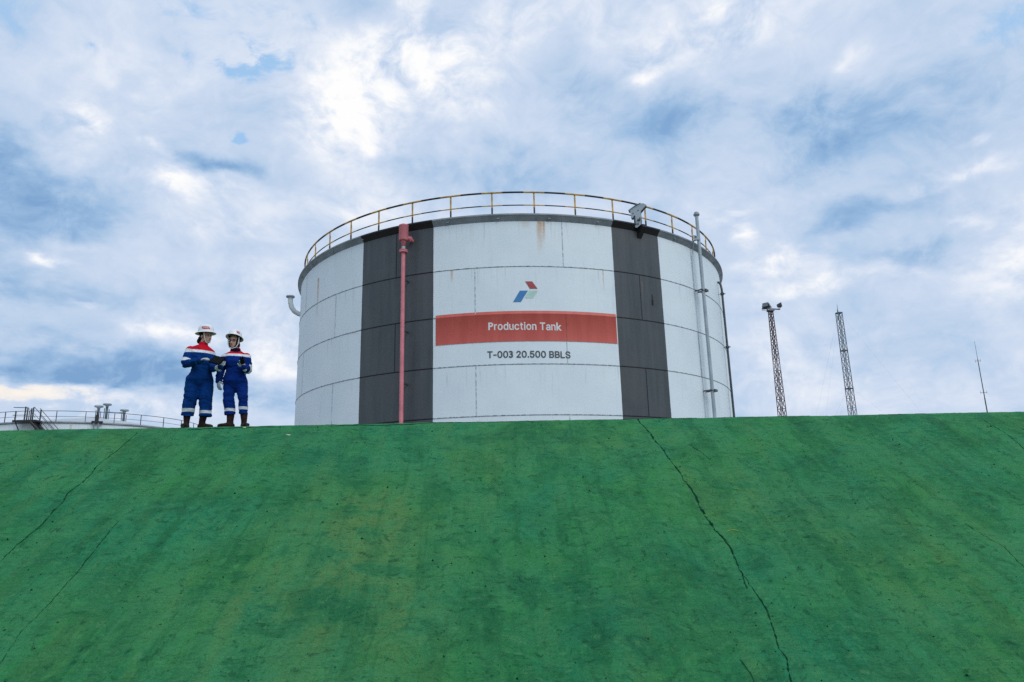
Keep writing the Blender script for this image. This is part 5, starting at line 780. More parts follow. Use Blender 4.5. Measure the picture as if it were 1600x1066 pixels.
def flood(p, yaw, pitch, s=1.0):
    f = link('floodlight', None, lm); Mx = Matrix.Translation(p) @ Matrix.Rotation(yaw, 4, 'Z') @ Matrix.Rotation(pitch, 4, 'X')
    m_ = MB(); k = [(-.26, -.2), (.26, -.2), (.26, .2), (-.26, .2)]; q_ = [(-.15, -.12), (.15, -.12), (.15, .12), (-.15, .12)]
    vs = [Mx @ Vector((x * s, -.16 * s, z * s)) for x, z in k] + [Mx @ Vector((x * s, .16 * s, z * s)) for x, z in q_]
    m_.add(vs, [(4, 5, 6, 7), (0, 1, 5, 4), (1, 2, 6, 5), (2, 3, 7, 6), (3, 0, 4, 7)], 0, False); build(m_, 'lamp_housing', M['dark_steel'], f)
    m_ = MB(); m_.add([Mx @ Vector((x * s * .92, -.165 * s, z * s * .92)) for x, z in k] + [Mx @ Vector((x * s * .92, -.15 * s, z * s * .92)) for x, z in k], [(0, 1, 2, 3), (4, 7, 6, 5), (0, 4, 5, 1), (1, 5, 6, 2), (2, 6, 7, 3), (3, 7, 4, 0)], 0, False); build(m_, 'lamp_glass', M['glass'], f)
    m_ = MB(); m_.path([Mx @ Vector((-.3 * s, 0, 0)), Mx @ Vector((-.3 * s, .02, -.28 * s)), Mx @ Vector((.3 * s, .02, -.28 * s)), Mx @ Vector((.3 * s, 0, 0))], .02, 5); build(m_, 'yoke', M['dark_steel'], f)
flood(Vector((-.55, -.15, zt + .55)), R(-55), R(-20), 1.15); flood(Vector((-.10, .10, zt + .62)), R(40), R(-20), 1.1); flood(Vector((-.35, .35, zt + .5)), R(150), R(-20), 1.0)
flood(Vector((1.05, 0, zt + .70)), R(75), R(-10), 1.1)

sm_ = thing('guyed_mast', 'slim grey lattice radio mast with guy wires, between light mast and thin pole', 'radio mast', (35.12, 75.0, YARD_Z), R(9))
zt = 19.02 - YARD_Z
lattice(sm_, 0.335, -0.0055, 0, zt, 1.02, [M['mastgrey']], .038, .016, 'x', collars=(5.1, 8.16, 11.22, 15.3, zt - .02))
m_ = MB(); m_.rod((-.25, -.25, zt), (-.25, -.25, zt + .85), .035, .015); m_.rod((-.30, -.28, zt - .9), (-.30, -.28, zt + .25), .05); build(m_, 'spike', M['mastgrey'], sm_)
for a_ in (95, 215, 335):
    for z in (zt - .2, zt * .58):
        m_ = MB(); m_.rod((.2 * math.cos(R(a_)), .2 * math.sin(R(a_)), z), (11 * math.cos(R(a_)), 11 * math.sin(R(a_)), .1), .0035, n=4); build(m_, 'guy_wire', M['steel'], sm_)
pm = thing('antenna_pole', 'thin bare antenna pole with small stubs, beyond the slope at the far right', 'antenna pole', (52.33, 80.0, YARD_Z))
zt = 16.7 - YARD_Z
m_ = MB(); m_.rod((0, 0, 0), (0, 0, zt * .62), .075, .06, 8); build(m_, 'lower_pole', M['dark_steel'], pm)
m_ = MB(); m_.rod((0, 0, zt * .62), (0, 0, zt * .88), .05, .04, 8); m_.rod((0, 0, zt * .88), (0, 0, zt), .022, .014, 6); build(m_, 'upper_pole', M['dark_steel'], pm)
for z, l in ((zt - 2.3, .3), (zt - 5.9, .35)):
    m_ = MB(); m_.rod((-l, 0, z), (l, 0, z), .02, n=5); m_.rod((-l, 0, z - .18), (-l, 0, z + .18), .015, n=5); m_.rod((l, 0, z - .12), (l, 0, z + .2), .015, n=5); build(m_, 'aerial', M['dark_steel'], pm)

# ------------------------------------------------------------------ people
skin = mat('skin', (0.50, 0.29, 0.21), 0.5, 0, 0.1, 12, 0.1, 80)
lips_m = mat('lips', (0.28, 0.09, 0.085), 0.5)
eye_m = mat('eye_dark', (0.02, 0.015, 0.012), 0.25)
hair_m = mat('black_hair', (0.006, 0.0055, 0.006), 0.75, 0, 0.4, 30, 0.5, 90, 0.12)
hijab_m = mat('navy_cloth', (0.004, 0.007, 0.022), 0.95, 0, 0.3, 14, 0.3, 50, 0.05)
glove_m = mat('grey_glove_knit', (0.40, 0.43, 0.47), 0.85, 0, 0.25, 25, 0.5, 120)
boot_m = mat('brown_boot_leather', (0.026, 0.013, 0.012), 0.6, 0, 0.5, 14, 0.4, 50, 0.12)
sole_m = mat('boot_sole', (0.02, 0.018, 0.016), 0.8)
helm_m = mat('white_helmet_plastic', (0.72, 0.74, 0.75), 0.3, 0, 0.05, 6)
emblem_m = mat('helmet_red_label', (0.50, 0.018, 0.035), 0.4)
strap_m = mat('white_strap', (0.62, 0.64, 0.66), 0.7)
tablet_m = mat('black_tablet', (0.004, 0.005, 0.007), 0.8, spec=0.03)
screen_m = mat('tablet_screen', (0.005, 0.007, 0.010), 0.5, spec=0.05)
blue_m = mat('royal_blue_cloth', (0.002, 0.034, 0.165), 0.9, 0, 0.30, 9, 0.35, 55, 0.08)
blue_m2 = mat('royal_blue_cloth_dark', (0.002, 0.021, 0.150), 0.9, 0, 0.30, 9, 0.35, 55, 0.08)
red_m = mat('red_cloth', (0.48, 0.008, 0.022), 0.9, 0, 0.2, 9, 0.35, 55, 0.08)
band_m = mat('white_reflective_band', (0.56, 0.62, 0.66), 0.5, 0, 0.15, 16, 0.2, 60)
metal_m = mat('zip_metal', (0.5, 0.5, 0.52), 0.35, 0.8)

def sph(mb_, c, r, n=14, scale=(1, 1, 1), mtx=None):
    c = Vector(c); vs = []; k = n // 2
    for i in range(1, k):
        ph = math.pi * i / k
        for j in range(n):
            th = 2 * math.pi * j / n
            p = Vector((math.sin(ph) * math.cos(th) * scale[0], math.sin(ph) * math.sin(th) * scale[1], math.cos(ph) * scale[2])) * r
            vs.append(c + (mtx @ p if mtx is not None else p))
    top = Vector((0, 0, r * scale[2])); top = mtx @ top if mtx is not None else top
    vs += [c + top, c - top]; T_ = len(vs) - 2; B_ = T_ + 1; fs = []
    for i in range(k - 2):
        for j in range(n): fs.append((i * n + j, (i + 1) * n + j, (i + 1) * n + (j + 1) % n, i * n + (j + 1) % n))
    for j in range(n): fs.append((T_, j, (j + 1) % n)); fs.append((B_, (k - 2) * n + (j + 1) % n, (k - 2) * n + j))
    mb_.add(vs, fs)
def limb(mb_, pts, rs, n=14):
    pts = [Vector(p) for p in pts]
    for i in range(len(pts) - 1): mb_.rod(pts[i], pts[i + 1], rs[i], rs[i + 1], n)
    for p, r in zip(pts, rs): sph(mb_, p, r, n)
def loft(mb_, rings, n=24):
    """rings of (centre, a vector, b vector)"""
    vs = []; k = len(rings)
    for c, a, b_ in rings:
        for i in range(n):
            t_ = 2 * math.pi * i / n; ct, st = math.cos(t_), math.sin(t_)
            e = 0.86                                     # slightly squared ellipse, as cloth hangs
            vs.append(Vector(c) + Vector(a) * (abs(ct) ** e * (1 if ct > 0 else -1)) + Vector(b_) * (abs(st) ** e * (1 if st > 0 else -1)))
    fs = [(j * n + i, j * n + (i + 1) % n, (j + 1) * n + (i + 1) % n, (j + 1) * n + i) for j in range(k - 1) for i in range(n)]
    fs += [tuple(range(n))[::-1], tuple((k - 1) * n + i for i in range(n))]
    mb_.add(vs, fs)
def remesh(mb_, name, voxel, mats, smooth=4, factor=0.5):
    me = mb_.mesh(name + '_raw', mats)
    bm = bmesh.new(); bm.from_mesh(me)
    # every closed shell must face outwards before the voxel union
    bmesh.ops.recalc_face_normals(bm, faces=bm.faces); bm.to_mesh(me); bm.free()
    o = bpy.data.objects.new('tmp', me); col.objects.link(o)
    md = o.modifiers.new('r', 'REMESH'); md.mode = 'VOXEL'; md.voxel_size = voxel; md.use_smooth_shade = True
    if smooth:
        ms = o.modifiers.new('s', 'SMOOTH'); ms.iterations = smooth; ms.factor = factor
    dg = bpy.context.evaluated_depsgraph_get(); out = bpy.data.meshes.new_from_object(o.evaluated_get(dg))
    bpy.data.objects.remove(o); bpy.data.meshes.remove(me); out.name = name
    out.materials.clear()
    for m in mats: out.materials.append(m)
    out.polygons.foreach_set('use_smooth', np.ones(len(out.polygons), bool))
    return out
def coords(me):
    a = np.empty(len(me.vertices) * 3); me.vertices.foreach_get('co', a); return a.reshape(-1, 3)
def normals(me):
    a = np.empty(len(me.vertices) * 3); me.vertices.foreach_get('normal', a); return a.reshape(-1, 3)
def centers(me):
    a = np.empty(len(me.polygons) * 3); me.polygons.foreach_get('center', a); return a.reshape(-1, 3)
def seg_param(P, a, b_):
    a = np.array(a); b_ = np.array(b_); d = b_ - a; t_ = ((P - a) @ d) / (d @ d); tc_ = np.clip(t_, 0, 1)
    return t_, np.linalg.norm(P - (a + tc_[:, None] * d), axis=1)
def n3(P, s, seed=0):
    x, y, z = P[:, 0] * s, P[:, 1] * s, P[:, 2] * s
    return fbm(x + z * .6 + seed, y + z * .8 + seed * 2, 3) * .6 + fbm(z * 1.3 + y * .5 + seed, x + seed * 3, 3) * .6

class Person:
    def __init__(s, root_loc, label, group):
        s.root = thing('person', label, 'person', root_loc, 0, group); s.X0 = Vector(root_loc)
    def S(s, xa, y, z):
        """a point seen at xa, z in the upright plane through the feet, moved y metres further along the line of sight"""
        k = y / s.X0.y; return Vector((xa + (s.X0.x + xa) * k, y, z + (s.X0.z + z - ZC) * k))
    def add(s, name, me, **kw): return link(name, me, kw.pop('parent', s.root), **kw)

def head_parts(P, c, fwd, up, hair=None, voxel=0.0055):
    fwd = Vector(fwd).normalized(); up = Vector(up); up = (up - fwd * up.dot(fwd)).normalized(); lat = up.cross(fwd) * -1.0   # person's left
    Mx = Matrix((( -lat.x, fwd.x, up.x, c[0]), (-lat.y, fwd.y, up.y, c[1]), (-lat.z, fwd.z, up.z, c[2]), (0, 0, 0, 1)))
    if Mx.to_3x3().determinant() < 0: Mx = Matrix(((lat.x, fwd.x, up.x, c[0]), (lat.y, fwd.y, up.y, c[1]), (lat.z, fwd.z, up.z, c[2]), (0, 0, 0, 1)))
    return Mx
def add_head(mb_, Mx, neck_to, neck_r=0.05):
    R3 = Mx.to_3x3(); T = lambda x, y, z: Mx @ Vector((x, y, z))
    sph(mb_, T(0, -.014, .035), 1.0, 20, (.074, .094, .084), R3)
    sph(mb_, T(0, .026, -.040), 1.0, 20, (.058, .060, .074), R3)
    sph(mb_, T(0, .040, .035), 1.0, 16, (.060, .050, .050), R3)
    sph(mb_, T(0, .058, -.092), 1.0, 12, (.026, .024, .020), R3)
    for sx in (-1, 1):
        sph(mb_, T(sx * .034, .056, -.022), 1.0, 12, (.024, .022, .022), R3)
        sph(mb_, T(sx * .030, .074, .020), 1.0, 10, (.024, .012, .009), R3)
        sph(mb_, T(sx * .075, -.012, -.010), 1.0, 10, (.010, .020, .031), R3)
        sph(mb_, T(sx * .042, .015, -.070), 1.0, 10, (.022, .034, .026), R3)
    mb_.rod(T(0, .082, .014), T(0, .103, -.030), .009, .014, 10); sph(mb_, T(0, .102, -.031), .0155, 10)
    for sx in (-1, 1): sph(mb_, T(sx * .011, .092, -.034), .010, 8)
    sph(mb_, T(0, .083, -.058), 1.0, 10, (.022, .010, .007), R3); sph(mb_, T(0, .082, -.069), 1.0, 10, (.020, .011, .007), R3)
    limb(mb_, [T(0, -.022, -.045), neck_to], [neck_r, neck_r * 1.08])
def face_details(P, Mx, body):
    R3 = Mx.to_3x3()
    m_ = MB()
    for sx in (-1, 1): sph(m_, Mx @ Vector((sx * .031, .0835, .004)), 1.0, 10, (.013, .006, .006), R3)
    P.add('eyes', m_.mesh('eyes', eye_m), parent=body)
    m_ = MB()
    for sx in (-1, 1): m_.path([Mx @ Vector((sx * .014, .090, .023)), Mx @ Vector((sx * .030, .090, .028)), Mx @ Vector((sx * .047, .080, .024))], .0042, 6)
    P.add('eyebrows', m_.mesh('eyebrows', hair_m), parent=body)
    m_ = MB(); sph(m_, Mx @ Vector((0, .090, -.0635)), 1.0, 10, (.019, .005, .0065), R3)
    P.add('mouth', m_.mesh('mouth', lips_m), parent=body)
def helmet(P, Mx, tilt=0.0, emblem=(0.0, 0.5), h=0.138, scl=1.0, lift=.072):
    """full-brim hard hat in head space; emblem = (bearing round the crown, half width)"""
    L = Mx @ Matrix.Translation((0, -.008, lift)) @ Matrix.Rotation(tilt, 4, 'X') @ Matrix.Scale(scl, 4)
    root = P.add('helmet', None)
    def tr(mb_): mb_.v = [tuple(L @ Vector(v)) for v in mb_.v]; return mb_
    rx, ry = .122, .148
    prof = [(1.00, 0.0), (.985, .03), (.955, .058), (.89, .088), (.77, .113), (.58, .130), (.34, .137), (.12, .1385), (0.0, .1385)]
    n = 40; m_ = MB(); vs = []; k = len(prof)
    for i in range(n):
        a = 2 * math.pi * i / n
        for j, (r, z) in enumerate(prof):
            rib = .004 * max(0, 1 - abs(math.sin(a)) * 0 - min(abs(((a / (2 * math.pi) * 3 + .25) % 1) - .5) / .14, 1)) * min(1, max(0, (z - .04) / .05)) * (r > .05)
            vs.append((math.cos(a) * rx * (r + rib * 4), math.sin(a) * ry * (r + rib * 4), (z + rib) * h / .1385))
    inner = [(x * .95, y * .95, z * .95 - .003) for x, y, z in vs]; N = len(vs)
    fs = [(i * k + j, ((i + 1) % n) * k + j, ((i + 1) % n) * k + j + 1, i * k + j + 1) for i in range(n) for j in range(k - 1)]
    m_.add(vs, fs); m_.add(inner, [f[::-1] for f in fs])
    build(tr(m_), 'crown', helm_m, root)
    m_ = MB(); vs = []
    bp = [(1.0, .0, .006), (1.10, .0, .000), (1.22, .0, -.010), (1.30, .0, -.020), (1.315, 0, -.025), (1.30, 0, -.027), (1.20, 0, -.017), (1.08, 0, -.006), (.95, 0, -.002)]
    k = len(bp)
    for i in range(n):
        a = 2 * math.pi * i / n; ext = 1 + .10 * max(0, math.sin(a)) ** 2
        for r, _, z in bp:
            rr = 1 + (r - 1) * ext; vs.append((math.cos(a) * rx * rr, math.sin(a) * ry * rr, z))
    m_.add(vs, [(i * k + j, ((i + 1) % n) * k + j, ((i + 1) % n) * k + (j + 1) % k, i * k + (j + 1) % k) for i in range(n) for j in range(k)])
    build(tr(m_), 'brim', helm_m, root)
    m_ = MB(); m_.lathe([(.90, -.001), (.93, -.004), (.93, .02), (.90, .02)], n=32, sx=rx, sy=ry); m_.v = [(x, y, z) for x, y, z in m_.v]; build(tr(m_), 'sweatband', hijab_m, root)
    bear, hw = emblem
    def surf(a, zf, off):                                # crown surface at bearing a, height z
        zz = zf; r = np.interp(zz, [p[1] for p in prof], [p[0] for p in prof]); return Vector((math.cos(a) * (rx * r + off), math.sin(a) * (ry * r + off), zz * h / .1385))
    for nm, z0, z1, w_, m, off in (('label_patch', .036, .080, 1.0, emblem_m, .0045), ('label_line', .054, .062, .72, strap_m, .0065)):
        m_ = MB(); q_ = 12; vs = []
        for zz in (z0, (z0 + z1) / 2, z1):
            for i in range(q_ + 1):
                f = -1 + 2 * i / q_; skew = (zz - z0) / (z1 - z0) - .5
                vs.append(surf(bear + hw * w_ * f - skew * .22 * hw * 2, zz, off))
        m_.add(vs, [(j * (q_ + 1) + i, j * (q_ + 1) + i + 1, (j + 1) * (q_ + 1) + i + 1, (j + 1) * (q_ + 1) + i) for j in range(2) for i in range(q_)])
        build(tr(m_), nm, m, root, label='red label on the helmet' if nm == 'label_patch' else None)
    return L, root
def hand_mesh(wrist, dirv, palm_n, thumb_side, curl, size=0.178, name='glove'):
    """gloved hand: palm, four curled fingers of unequal length, thumb from the side of the palm"""
    d = Vector(dirv).normalized(); nrm = Vector(palm_n); nrm = (nrm - d * nrm.dot(d)).normalized(); sd = d.cross(nrm).normalized() * thumb_side
    W = Vector(wrist); m_ = MB(); s_ = size / 0.178
    limb(m_, [W - d * .05 * s_, W + d * .01 * s_], [.034 * s_, .031 * s_], 12)
    rings = []
    for f, wd, th in ((0, .030, .020), (.03, .038, .020), (.065, .043, .017), (.088, .042, .014)): rings.append((W + d * f * s_, sd * wd * s_, nrm * th * s_))
    loft(m_, rings, 16)
    for i, (off, ln) in enumerate(((.031, .074), (.010, .082), (-.011, .076), (-.031, .060))):
        p = W + (d * .082 + sd * off) * s_; ang = 0.0; pts = [p]; dd = d
        for j, part in enumerate((.45, .31, .24)):
            ang += curl * (0.75 if j == 0 else 1.0); dd = d * math.cos(ang) + nrm * math.sin(ang)
            p = p + dd * ln * part * s_; pts.append(p)
        limb(m_, pts, [.0112 * s_, .0105 * s_, .0098 * s_, .0085 * s_], 10)
    p = W + (d * .022 + sd * .030) * s_; td = (d * .55 + sd * .75 + nrm * .35).normalized(); td2 = (d * .85 + sd * .25 + nrm * .5).normalized()
    limb(m_, [p, p + td * .036 * s_, p + td * .036 * s_ + td2 * .030 * s_, p + td * .036 * s_ + td2 * .054 * s_], [.016 * s_, .0135 * s_, .012 * s_, .010 * s_], 10)
    return remesh(m_, name, 0.0055, [glove_m], 2, .4)
def boot(P, x, y, z_top, dirv, lean=(0, 0), L=0.27):
    """tall work boot, sole on z=0"""
    d = Vector((dirv[0], dirv[1], 0)).normalized(); s_ = Vector((-d.y, d.x, 0)); c = Vector((x, y, 0)); m_ = MB()
    loft(m_, [(c + Vector((0, 0, .012)), s_ * .042, d * .052), (c + Vector((0, 0, .06)), s_ * .041, d * .055), (c + Vector((0, 0, .12)), s_ * .045, d * .054), (c + Vector((lean[0] * .6, lean[1] * .6, .2)), s_ * .055, d * .060), (c + Vector((lean[0], lean[1], z_top)), s_ * .062, d * .066)], 18)
    loft(m_, [(c - d * .055 + Vector((0, 0, .034)), s_ * .034, Vector((0, 0, .026))), (c + d * .03 + Vector((0, 0, .050)), s_ * .041, Vector((0, 0, .045))), (c + d * .10 + Vector((0, 0, .040)), s_ * .046, Vector((0, 0, .036))), (c + d * .155 + Vector((0, 0, .036)), s_ * .046, Vector((0, 0, .032))), (c + d * .195 + Vector((0, 0, .030)), s_ * .032, Vector((0, 0, .024)))], 16)
    sph(m_, c - d * .04 + Vector((0, 0, .045)), .042, 12)
    me = remesh(m_, 'boot', 0.008, [boot_m], 4, .5); bo = P.add('boot', me)
    m_ = MB(); pl = []
    for i in range(20):
        a = 2 * math.pi * i / 20; u, v = math.cos(a), math.sin(a); wd = .046 if u > -.2 else .041
        pl.append(c + d * (.062 + u * .142) + s_ * v * wd)
    m_.add([p + Vector((0, 0, .002)) for p in pl] + [p + Vector((0, 0, .024)) for p in pl], [tuple(range(20))[::-1], tuple(range(20, 40))] + [(i, (i + 1) % 20, 20 + (i + 1) % 20, 20 + i) for i in range(20)], 0, False)
    P.add('sole', m_.mesh('sole', sole_m), parent=bo)

def coverall(P, rings, arms, legs, yoke, sleeve_bands, leg_band, blue, seed, collar):
    """rings: torso ellipses; arms / legs: joint chains with radii"""
    m_ = MB(); loft(m_, rings, 28)
    for pts, rs in arms: limb(m_, pts, rs, 16)
    for pts, rs in legs:
        for i in range(len(pts) - 1): m_.rod(pts[i], pts[i + 1], rs[i], rs[i + 1], 18)
        for p, r in list(zip(pts, rs))[:-1]: sph(m_, p, r, 16)
    me = remesh(m_, 'coverall', 0.0095, [blue, red_m, band_m], 5, .55)
    C = coords(me); N = normals(me)
    # cloth: broad sag plus folds that gather at elbows, waist, crotch and knees
    amp = np.full(len(C), 0.0035)
    for p, r_, a_ in [(a[0][1], .16, .007) for a in arms] + [(l[0][1], .17, .007) for l in legs] + [(l[0][-1], .13, .006) for l in legs]:
        amp = np.maximum(amp, a_ * np.exp(-(np.linalg.norm(C - np.array(p), axis=1) / r_) ** 2) + .0035)
    zw = rings[4][0][2]; amp = np.maximum(amp, .0035 + .006 * np.exp(-((C[:, 2] - zw) / .09) ** 2))
    Q = C * np.array([1, 1, 1.7]); fold = n3(Q, 6.5, seed) * 1.3 + np.abs(n3(C * np.array([1, 1, 2.4]), 8.0, seed + 3)) * -1.2
    C2 = C + N * (amp * fold * 2.0)[:, None] + N * (0.006 * n3(C, 4.0, seed + 9))[:, None]
    me.vertices.foreach_set('co', C2.ravel()); me.update()
    F = centers(me); mi = np.zeros(len(F), int)
    da = []; 
    for pts, rs in arms:
        d1 = seg_param(F, pts[0], pts[1]); d2 = seg_param(F, pts[1], pts[2]); da.append((d1, d2, rs))
    (z_red, z_white) = yoke
    inarm = np.zeros(len(F), bool)
    for (t1, d1), (t2, d2), rs in da: inarm |= ((d1 < rs[0] * 1.15) & (t1 > .42)) | (d2 < rs[1] * 1.15)
    yk = F[:, 2] + 0.006 * np.sin(F[:, 0] * 40)
    mi[(F[:, 2] > z_red) & ~inarm] = 1
    mi[(F[:, 2] <= z_red) & (F[:, 2] > z_white) & ~inarm] = 2
    for (ai, seg, lo, hi) in sleeve_bands:
        t_, d_ = da[ai][seg]; r_ = da[ai][2][seg] * 1.25
        mi[(t_ > lo) & (t_ < hi) & (d_ < r_)] = 2
    for li, (lo, hi) in enumerate(leg_band):
        a, b_ = legs[li][0][-2], legs[li][0][-1]; t_, d_ = seg_param(F, a, b_)
        zlo = F[:, 2]; mi[(zlo > lo) & (zlo < hi) & (d_ < legs[li][1][-2] * 1.4)] = 2
    me.polygons.foreach_set('material_index', mi.astype('i')); me.update()
    co_ = P.add('coverall', me)
    # stand collar and zip flap
    m_ = MB(); m_.lathe([(1.0, 0), (1.02, .022), (.95, .045), (.90, .045), (.93, .0)], (0, 0, 0), 24); c_, ra, rb, tilt_ = collar
    m_.v = [tuple(Vector(c_) + Matrix.Rotation(tilt_, 3, 'Y') @ Vector((x * ra, y * rb, z))) for x, y, z in m_.v]
    P.add('collar', m_.mesh('collar', red_m), parent=co_)
    return co_

def trim_hem(me_o): pass

# ---- first person: turned to the right, head in profile, reading the tablet
p1 = Person((-5.18137, 11.8, -0.1995), 'person with dark hair below a white hard hat, holding a black tablet', 'two workers in blue coveralls on the crest')
S = p1.S
F1 = Vector((.60, -.80, 0)); L1 = Vector((.80, .60, 0))
def ring(P, xa, y, z, a, b_, L_, F_): return (P.S(xa, y, z), L_ * a, F_ * b_)
rings = [ring(p1, -.015, .01, .64, .10, .06, L1, F1), ring(p1, -.015, .01, .70, .165, .115, L1, F1), ring(p1, -.015, .01, .80, .215, .165, L1, F1), ring(p1, .00, .0, .93, .172, .138, L1, F1), ring(p1, .005, -.01, 1.02, .160, .125, L1, F1), ring(p1, -.01, -.02, 1.16, .200, .145, L1, F1),
         ring(p1, -.03, -.01, 1.27, .215, .130, L1, F1), ring(p1, -.025, .0, 1.335, .185, .100, L1, F1), ring(p1, -.01, .0, 1.372, .115, .078, L1, F1), ring(p1, .0, .0, 1.40, .066, .064, L1, F1)]
arms = [([S(-.205, -.10, 1.295), S(-.272, -.17, 1.080), S(-.035, -.34, 1.135)], [.088, .078, .052]),
        ([S(.130, .11, 1.245), S(.205, -.06, 1.000), S(.315, -.26, 1.010)], [.082, .074, .052])]
legs = [([S(-.115, -.02, .80), S(-.142, -.05, .50), S(-.166, -.01, .205)], [.130, .112, .101]),
        ([S(.085, .05, .80), S(.112, .03, .50), S(.128, .05, .190)], [.130, .110, .099])]
coverall(p1, rings, arms, legs, (1.290, 1.240), [(0, 0, .62, .90), (1, 1, .66, .98), (0, 0, -.02, .18)], [(.264, .316), (.240, .292)], blue_m, 1, (S(.0, .0, 1.392), .072, .070, R(6)))
Mh = head_parts(p1, S(.030, -.01, 1.545), (.93, -.36, -.03), (-.04, 0, 1))
m_ = MB(); add_head(m_, Mh, S(-.005, .005, 1.37), .050)
limb(m_, [S(-.005, .0, 1.37), S(0, 0, 1.1), S(0, 0, .85)], [.055, .10, .11]); limb(m_, [S(-.11, -.02, .8), S(-.14, -.04, .5), S(-.168, -.01, .17)], [.075, .055, .030]); limb(m_, [S(.085, .05, .8), S(.105, .03, .5), S(.095, .05, .17)], [.075, .055, .030])
for pts, rs in arms: limb(m_, [S(0, 0, 1.29)] + pts, [.06] + [r * .6 for r in rs])
body = p1.add('body', remesh(m_, 'body', 0.0062, [skin], 3, .45)); face_details(p1, Mh, body)
cam_b = math.atan2(*(lambda v: (v.y, v.x))((Mh.inverted().to_3x3() @ Vector((.40, -.92, 0)))))
Lh, hroot = helmet(p1, Mh, R(2), (cam_b - .12, .50), .145, .93)
m_ = MB(); R3 = Mh.to_3x3()
sph(m_, Mh @ Vector((0, -.030, .035)), 1.0, 18, (.080, .090, .082), R3); sph(m_, Mh @ Vector((0, -.075, -.035)), 1.0, 16, (.070, .056, .060), R3); sph(m_, Mh @ Vector((0, -.110, -.070)), 1.0, 14, (.058, .052, .056), R3); sph(m_, Mh @ Vector((.0, -.075, -.105)), 1.0, 12, (.050, .038, .036), R3)
for sx in (-1, 1): sph(m_, Mh @ Vector((sx * .072, -.018, .025)), 1.0, 10, (.012, .030, .035), R3)
hm = remesh(m_, 'hair', 0.006, [hair_m], 2, .4); C = coords(hm); hm.vertices.foreach_set('co', (C + normals(hm) * (.006 * n3(C, 22, 4))[:, None]).ravel()); p1.add('hair', hm)
m_ = MB()
for sx in (-1, 1): m_.path([Mh @ Vector((sx * .082, .035, .085)), Mh @ Vector((sx * .080, .040, .03)), Mh @ Vector((sx * .068, .047, -.04)), Mh @ Vector((sx * .045, .052, -.10)), Mh @ Vector((0, .055, -.118))], .009, 6)
p1.add('chin_strap', m_.mesh('chin_strap', strap_m), parent=hroot)
p1.add('glove', hand_mesh(arms[0][0][2], S(.075, -.36, 1.178) - arms[0][0][2], Vector((.25, .35, -1)), 1, .45)); p1.add('glove', hand_mesh(arms[1][0][2] + Vector((0, 0, .01)), S(.330, -.28, 1.10) - arms[1][0][2], Vector((-.5, .6, .6)), -1, .40))
boot(p1, *S(-.172, .0, .02).xy, .25, (.15, -1), (.0, 0)); boot(p1, *S(.085, .06, .02).xy, .25, (.98, -.25), (.02, 0))
# tablet: a thing of its own, held in the hands
def slab(name, o_, u, v, thick, m, rad=.012):
    u = Vector(u); v = Vector(v); nrm = u.cross(v).normalized(); lu, lv = u.length, v.length; uh, vh = u / lu, v / lv; pts = []
    for cx_, cy_, a0 in ((lu - rad, lv - rad, 0), (rad, lv - rad, 90), (rad, rad, 180), (lu - rad, rad, 270)):
        for i in range(4):
            a = R(a0 + 30 * i); pts.append((cx_ + rad * math.cos(a), cy_ + rad * math.sin(a)))
    mb_ = MB(); mb_.prism(pts, uh, vh, nrm, Vector(o_) - nrm * thick / 2, thick); return mb_, uh, vh, nrm, lu, lv
best = None
for yl in (-.40, -.36, -.32):
    for yb in np.arange(-.50, -.10, .02):
        for yt in np.arange(-.50, -.02, .02):
            A_, B_, C_ = S(.103, yl, 1.106), S(.288, yb, 1.053), S(.219, yt, 1.211); u, v = B_ - A_, C_ - A_
            e = abs(u.normalized().dot(v.normalized())) + 1.5 * abs(u.length - .235) + 1.5 * abs(v.length - .185)
            if best is None or e < best[0]: best = (e, A_, u, v)
_, l0, u, v = best; l0 = p1.X0 + l0; v = v - u * (v.dot(u) / u.dot(u))
tab = thing('tablet', 'black tablet held in gloved hands between the two people', 'tablet', l0)
mb_, uh, vh, nrm, lu, lv = slab('case', Vector((0, 0, 0)), u, v, .016, tablet_m); o = build(mb_, 'case', tablet_m, tab)
up_n = nrm if nrm.z > 0 else -nrm
mb_, *_ = slab('screen', uh * .015 + vh * .015 + up_n * .0095, uh * (lu - .03), vh * (lv - .03), .002, screen_m, .006); build(mb_, 'screen', screen_m, tab)
mb_, *_ = slab('flap', -uh * lu * .98 + up_n * 0 - up_n * .014, uh * lu * .5, vh * lv, .006, tablet_m, .01)

# ---- second person: facing the viewer, face turned towards the first, navy hijab and glasses
p2 = Person((-4.53118, 11.85, -0.2025), 'person in navy hijab and glasses under a white hard hat, gripping a radio', 'two workers in blue coveralls on the crest')
S = p2.S
F2 = Vector((.30, -.95, 0)); L2 = Vector((.95, .30, 0))
rings = [ring(p2, -.087, .0, .61, .08, .05, L2, F2), ring(p2, -.087, .0, .67, .145, .105, L2, F2), ring(p2, -.088, .0, .77, .200, .155, L2, F2), ring(p2, -.095, .0, .90, .168, .130, L2, F2), ring(p2, -.098, -.01, 1.0, .155, .120, L2, F2), ring(p2, -.105, -.02, 1.10, .182, .138, L2, F2),
         ring(p2, -.108, -.01, 1.19, .188, .125, L2, F2), ring(p2, -.108, .0, 1.25, .160, .095, L2, F2), ring(p2, -.110, .0, 1.285, .105, .075, L2, F2), ring(p2, -.112, .0, 1.31, .066, .062, L2, F2)]
arms = [([S(-.280, -.04, 1.185), S(-.345, .00, .965), S(-.372, -.06, .790)], [.078, .068, .052]),
        ([S(.068, .04, 1.180), S(.105, .04, .975), S(.035, -.19, 1.020)], [.080, .074, .050])]
legs = [([S(-.185, -.01, .76), S(-.172, -.03, .48), S(-.136, -.01, .215)], [.108, .092, .093]),
        ([S(.010, .02, .76), S(.058, .0, .48), S(.084, .02, .225)], [.108, .085, .076])]
